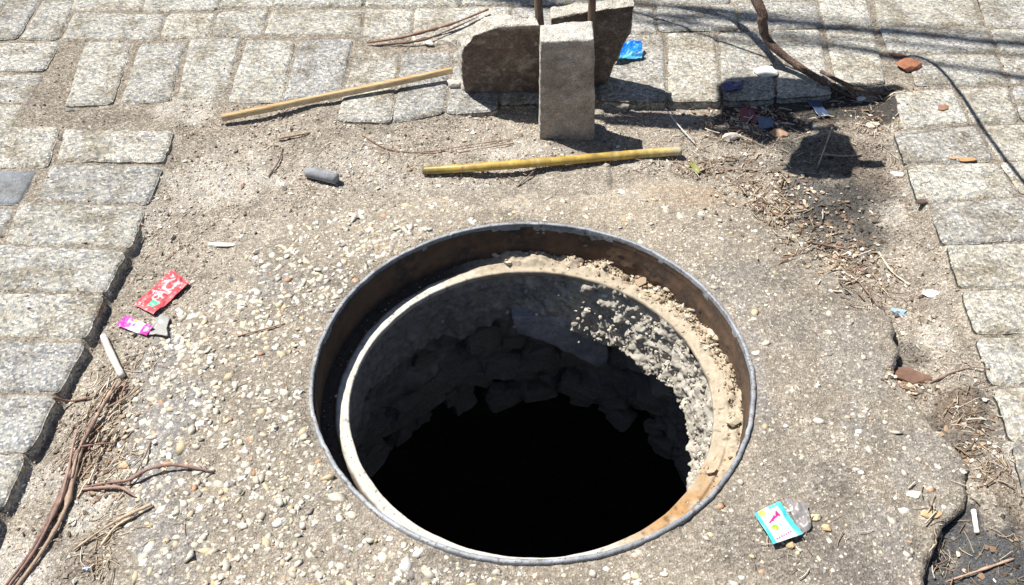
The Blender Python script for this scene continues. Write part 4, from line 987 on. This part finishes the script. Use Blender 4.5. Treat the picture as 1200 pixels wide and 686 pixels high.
rock('brown_peel', 1066, 442, 58, 12, (.20,.12,.085), 'crumpled brown leaf husk at the collar edge on the right', 'leaf husk', seed=47, ratio=.42, angular=.4, rot=-5)
rock('stone', 196, 545, 12, 6, (.62,.35,.2), 'small orange pebble in the collar above the curved reddish twig', seed=51, sink=.35)
rock('stone', 82, 130, 12, 7, (.2,.19,.17), 'tiny dark stone in the sandy gap above the left pavers', seed=53)
rock('paper_bit', 1090, 345, 20, 7, (.82,.80,.77), 'small crumpled white paper bit near the right-hand pavers', 'paper scrap', seed=55, angular=.5)
rock('paper_bit', 1054, 205, 26, 5, (.72,.68,.62), 'thin white paper shred left of the right-hand pavers', 'paper scrap', seed=57, ratio=.3, rot=-20, angular=.5)
rock('paper_bit', 262, 288, 30, 5, (.74,.70,.63), 'thin whitish flake on dirt at the upper left of the collar', 'paper scrap', seed=59, ratio=.22, rot=-5, angular=.5)
rock('foil_ball', 1052, 368, 17, 13, (.35,.50,.62), 'small crumpled blue foil bit on the right edge of the collar', 'foil', seed=61, angular=.6)
rock('paper_bit', 102, 668, 10, 8, (.55,.60,.78), 'small bluish paper crumb at the bottom left of the collar', 'paper scrap', seed=63, angular=.5)
o = tube('pale_stick', [on(1141, 598, .004, .003), on(1143, 612, .004, .003), on(1145, 625, .002, .003)], .0034, M['twig'], tone=(.78, .74, .66), sides=8); tag(o, 'short white stick on the dark wet dirt at lower right', 'stick')
def scrap(name, cs, tone, label, lift=.004, cr=.004, cat='plastic scrap'):
    o = sheet(name, [on(x_, y_, lift*(1 if i % 2 else 1.8)) for i, (x_, y_) in enumerate(cs)], 16, 12, M['print'], solid(tone), crinkle=cr, cs=80, seed=cs[0][0], ragged=.3)
    return tag(o, label, cat)
scrap('plastic_scrap', ((846,98),(872,94),(868,104),(848,107)), (.06,.05,.16), 'dark violet plastic scrap at the left end of the debris strip')
scrap('plastic_scrap', ((868,128),(884,126),(886,142),(868,142)), (.20,.05,.07), 'dark red plastic scrap in the shaded debris')
scrap('plastic_scrap', ((888,138),(904,136),(908,150),(890,152)), (.10,.14,.22), 'grey-blue plastic scrap right of the red scrap in the debris')
scrap('plastic_scrap', ((946,118),(958,116),(972,134),(960,136)), (.05,.075,.14), 'narrow dark blue plastic scrap below the iron rod')
scrap('plastic_scrap', ((807,191),(814,190),(823,203),(815,204)), (.25,.26,.09), 'dull yellow-green plastic scrap at the right end of the cane')
scrap('plastic_scrap', ((182,371),(198,370),(196,392),(176,392)), (.34,.335,.32), 'dull grey plastic scrap right of the magenta wrapper')

# blue wrapper
def paint_blue(U, V):
    c = np.empty(U.shape + (3,)); c[...] = (.01, .20, .68)
    f = sstep(.60, .75, V + .15*fbm(U*5, V*5, 1.0))[..., None]; c = c*(1-f) + np.array((.12, .52, .80))*f
    g_ = sstep(.3, .6, fbm(U*6, V*6, 4.0))[..., None]; return c*(1-g_) + np.array((.03, .10, .55))*g_
o = sheet('blue_wrapper', [on(724, 50, .022), on(752, 48, .020), on(753, 68, .008), on(716, 71, .012)], 40, 26, M['print'], paint_blue, crinkle=.010, cs=55, ragged=.12, seed=4)
tag(o, 'crumpled bright blue plastic wrapper behind the tall dark chunk', 'wrapper')

# red sachet with white lettering strokes and a green leaf mark
def seg_d(U, V, ax_, ay, bx, by, asp):
    ux, uy = (bx-ax_)*asp, by-ay; L = ux*ux + uy*uy + 1e-9
    t = np.clip(((U-ax_)*asp*ux + (V-ay)*uy)/L, 0, 1)
    return np.hypot((U-ax_)*asp - t*ux, V-ay - t*uy)
def paint_red(U, V):                      # u along the length (lower-left to upper-right), v across
    asp = 1.75; c = np.empty(U.shape + (3,)); c[...] = (.52, .07, .09)
    c = c * (1 + .12*fbm(U*8, V*8, 1.0))[..., None]
    w_ = (.78, .50, .52)
    cy_ = np.abs(np.hypot((U-.72)*asp, (V-.46)*1.25) - .20)               # round C
    m_ = (cy_ < .042) & ~(((U-.72) > .06) & (np.abs(V-.5) < .10))
    for (a, b, c2, d) in ((.47,.22,.42,.66), (.47,.22,.56,.66), (.44,.50,.54,.50), (.60,.30,.60,.68)):
        m_ |= seg_d(U, V, a, b, c2, d, asp) < .032
    m_ |= np.abs(np.hypot((U-.36)*asp, (V-.42)*1.1) - .12) < .03
    c[m_] = w_
    c = c * (1 - .0) ; dust = sstep(.15, .6, fbm(U*7, V*6, 9.0, 5))[..., None] * .35; c = c*(1-dust) + np.array((.48, .40, .33))*dust
    g_ = (np.abs(U-.21) < .085) & (np.abs(V-.60) < .15 + .1*(U-.2)); c[g_] = (.10, .62, .33)
    c[(np.abs(U-.19) < .02) & (np.abs(V-.6) < .07)] = (.7, .8, .7)
    e_ = (U < .025) | (U > .975); c[e_] = (.74, .12, .15); return c
o = sheet('red_sachet', [on(157, 357, .004), on(201, 316, .012), on(222, 332, .006), on(180, 370, .004)], 90, 50, M['print'], paint_red, crinkle=.0050, cs=60, seed=2)
tag(o, 'torn red sachet with pale lettering and a green mark on the left dirt', 'sachet')
def paint_mag(U, V):
    c = np.empty(U.shape + (3,)); c[...] = (.58, .05, .36)
    m_ = (U > .36) & (U < .72); c[m_] = (.70, .62, .80)
    c[(np.hypot((U-.5)*2, V-.5) < .2)] = (.16, .12, .55); c[(np.abs(U-.42) < .05) & (V < .28)] = (.85, .62, .08)
    c[(np.abs(U-.86) < .03) & (np.abs(V-.5) < .25)] = (.85, .45, .75); c[(np.hypot((U-.6)*2, V-.55) < .12)] = (.85, .82, .88); return c
o = sheet('magenta_wrapper', [on(147, 370, .006), on(180, 383, .008), on(172, 394, .004), on(136, 382, .003)], 60, 24, M['print'], paint_mag, crinkle=.003, cs=70, seed=6)
tag(o, 'small magenta and white wrapper just below the red sachet', 'wrapper')
# teal sachet
def paint_teal(U, V):                      # u: left to right, v: top to bottom
    c = np.empty(U.shape + (3,)); c[...] = (.62, .67, .67)
    n_ = fbm(U*5, V*5, 3.0)[..., None]; c = c * (1 + .06*n_)
    side = (U > .80) | (U < .12); c[side] = (.07, .50, .58); c[(U > .80) & (U < .835)] = (.35, .75, .8)
    c[(V < .10) & (U > .5)] = (.10, .66, .72)
    c[np.hypot((U-.22), (V-.10)*1.3) < .12] = (.42, .66, .06)
    pk = (.72, .03, .22); asp = .8
    for (a, b, c2, d) in ((.28,.42,.46,.34), (.40,.40,.52,.30), (.60,.30,.66,.22), (.66,.22,.70,.34), (.46,.36,.66,.31)):
        c[seg_d(U, V, a, b, c2, d, asp) < .026] = pk
    c[np.hypot((U-.34)*.9, (V-.60)) < .095] = (.28, .58, .03); c[np.hypot((U-.31)*.9, (V-.62)) < .03] = (.75, .45, .1)
    for k in range(7):
        x0 = .20 + k*.085; c[(np.abs(U-x0) < .028) & (np.abs(V-(.90 - .01*k)) < .025)] = (.70, .10, .40)
    dust = sstep(.15, .6, fbm(U*7, V*6, 9.0, 5))[..., None] * .35; c = c*(1-dust) + np.array((.48, .42, .35))*dust
    for k in range(4):
        c[(np.abs(U-(.56+.05*k)) < .02) & (np.abs(V-(.55+.06*k)) < .03)] = (.15, .66, .70)
    return c
o = sheet('teal_sachet', [on(884, 602, .012), on(914, 587, .012), on(941, 626, .011), on(906, 638, .010)], 80, 70, M['print'], paint_teal, crinkle=.0045, cs=45, seed=9)
tag(o, 'white and teal printed sachet with pink script on the collar below right', 'sachet')
o = sheet('grey_plastic_film', [on(920, 584, .006), on(946, 590, .010), on(952, 618, .006), on(938, 628, .004)], 40, 36, M['print'], solid((.25, .235, .235)), crinkle=.007, cs=70, seed=12, ragged=.15)
tag(o, 'crumpled translucent grey plastic film under the teal sachet', 'plastic film')
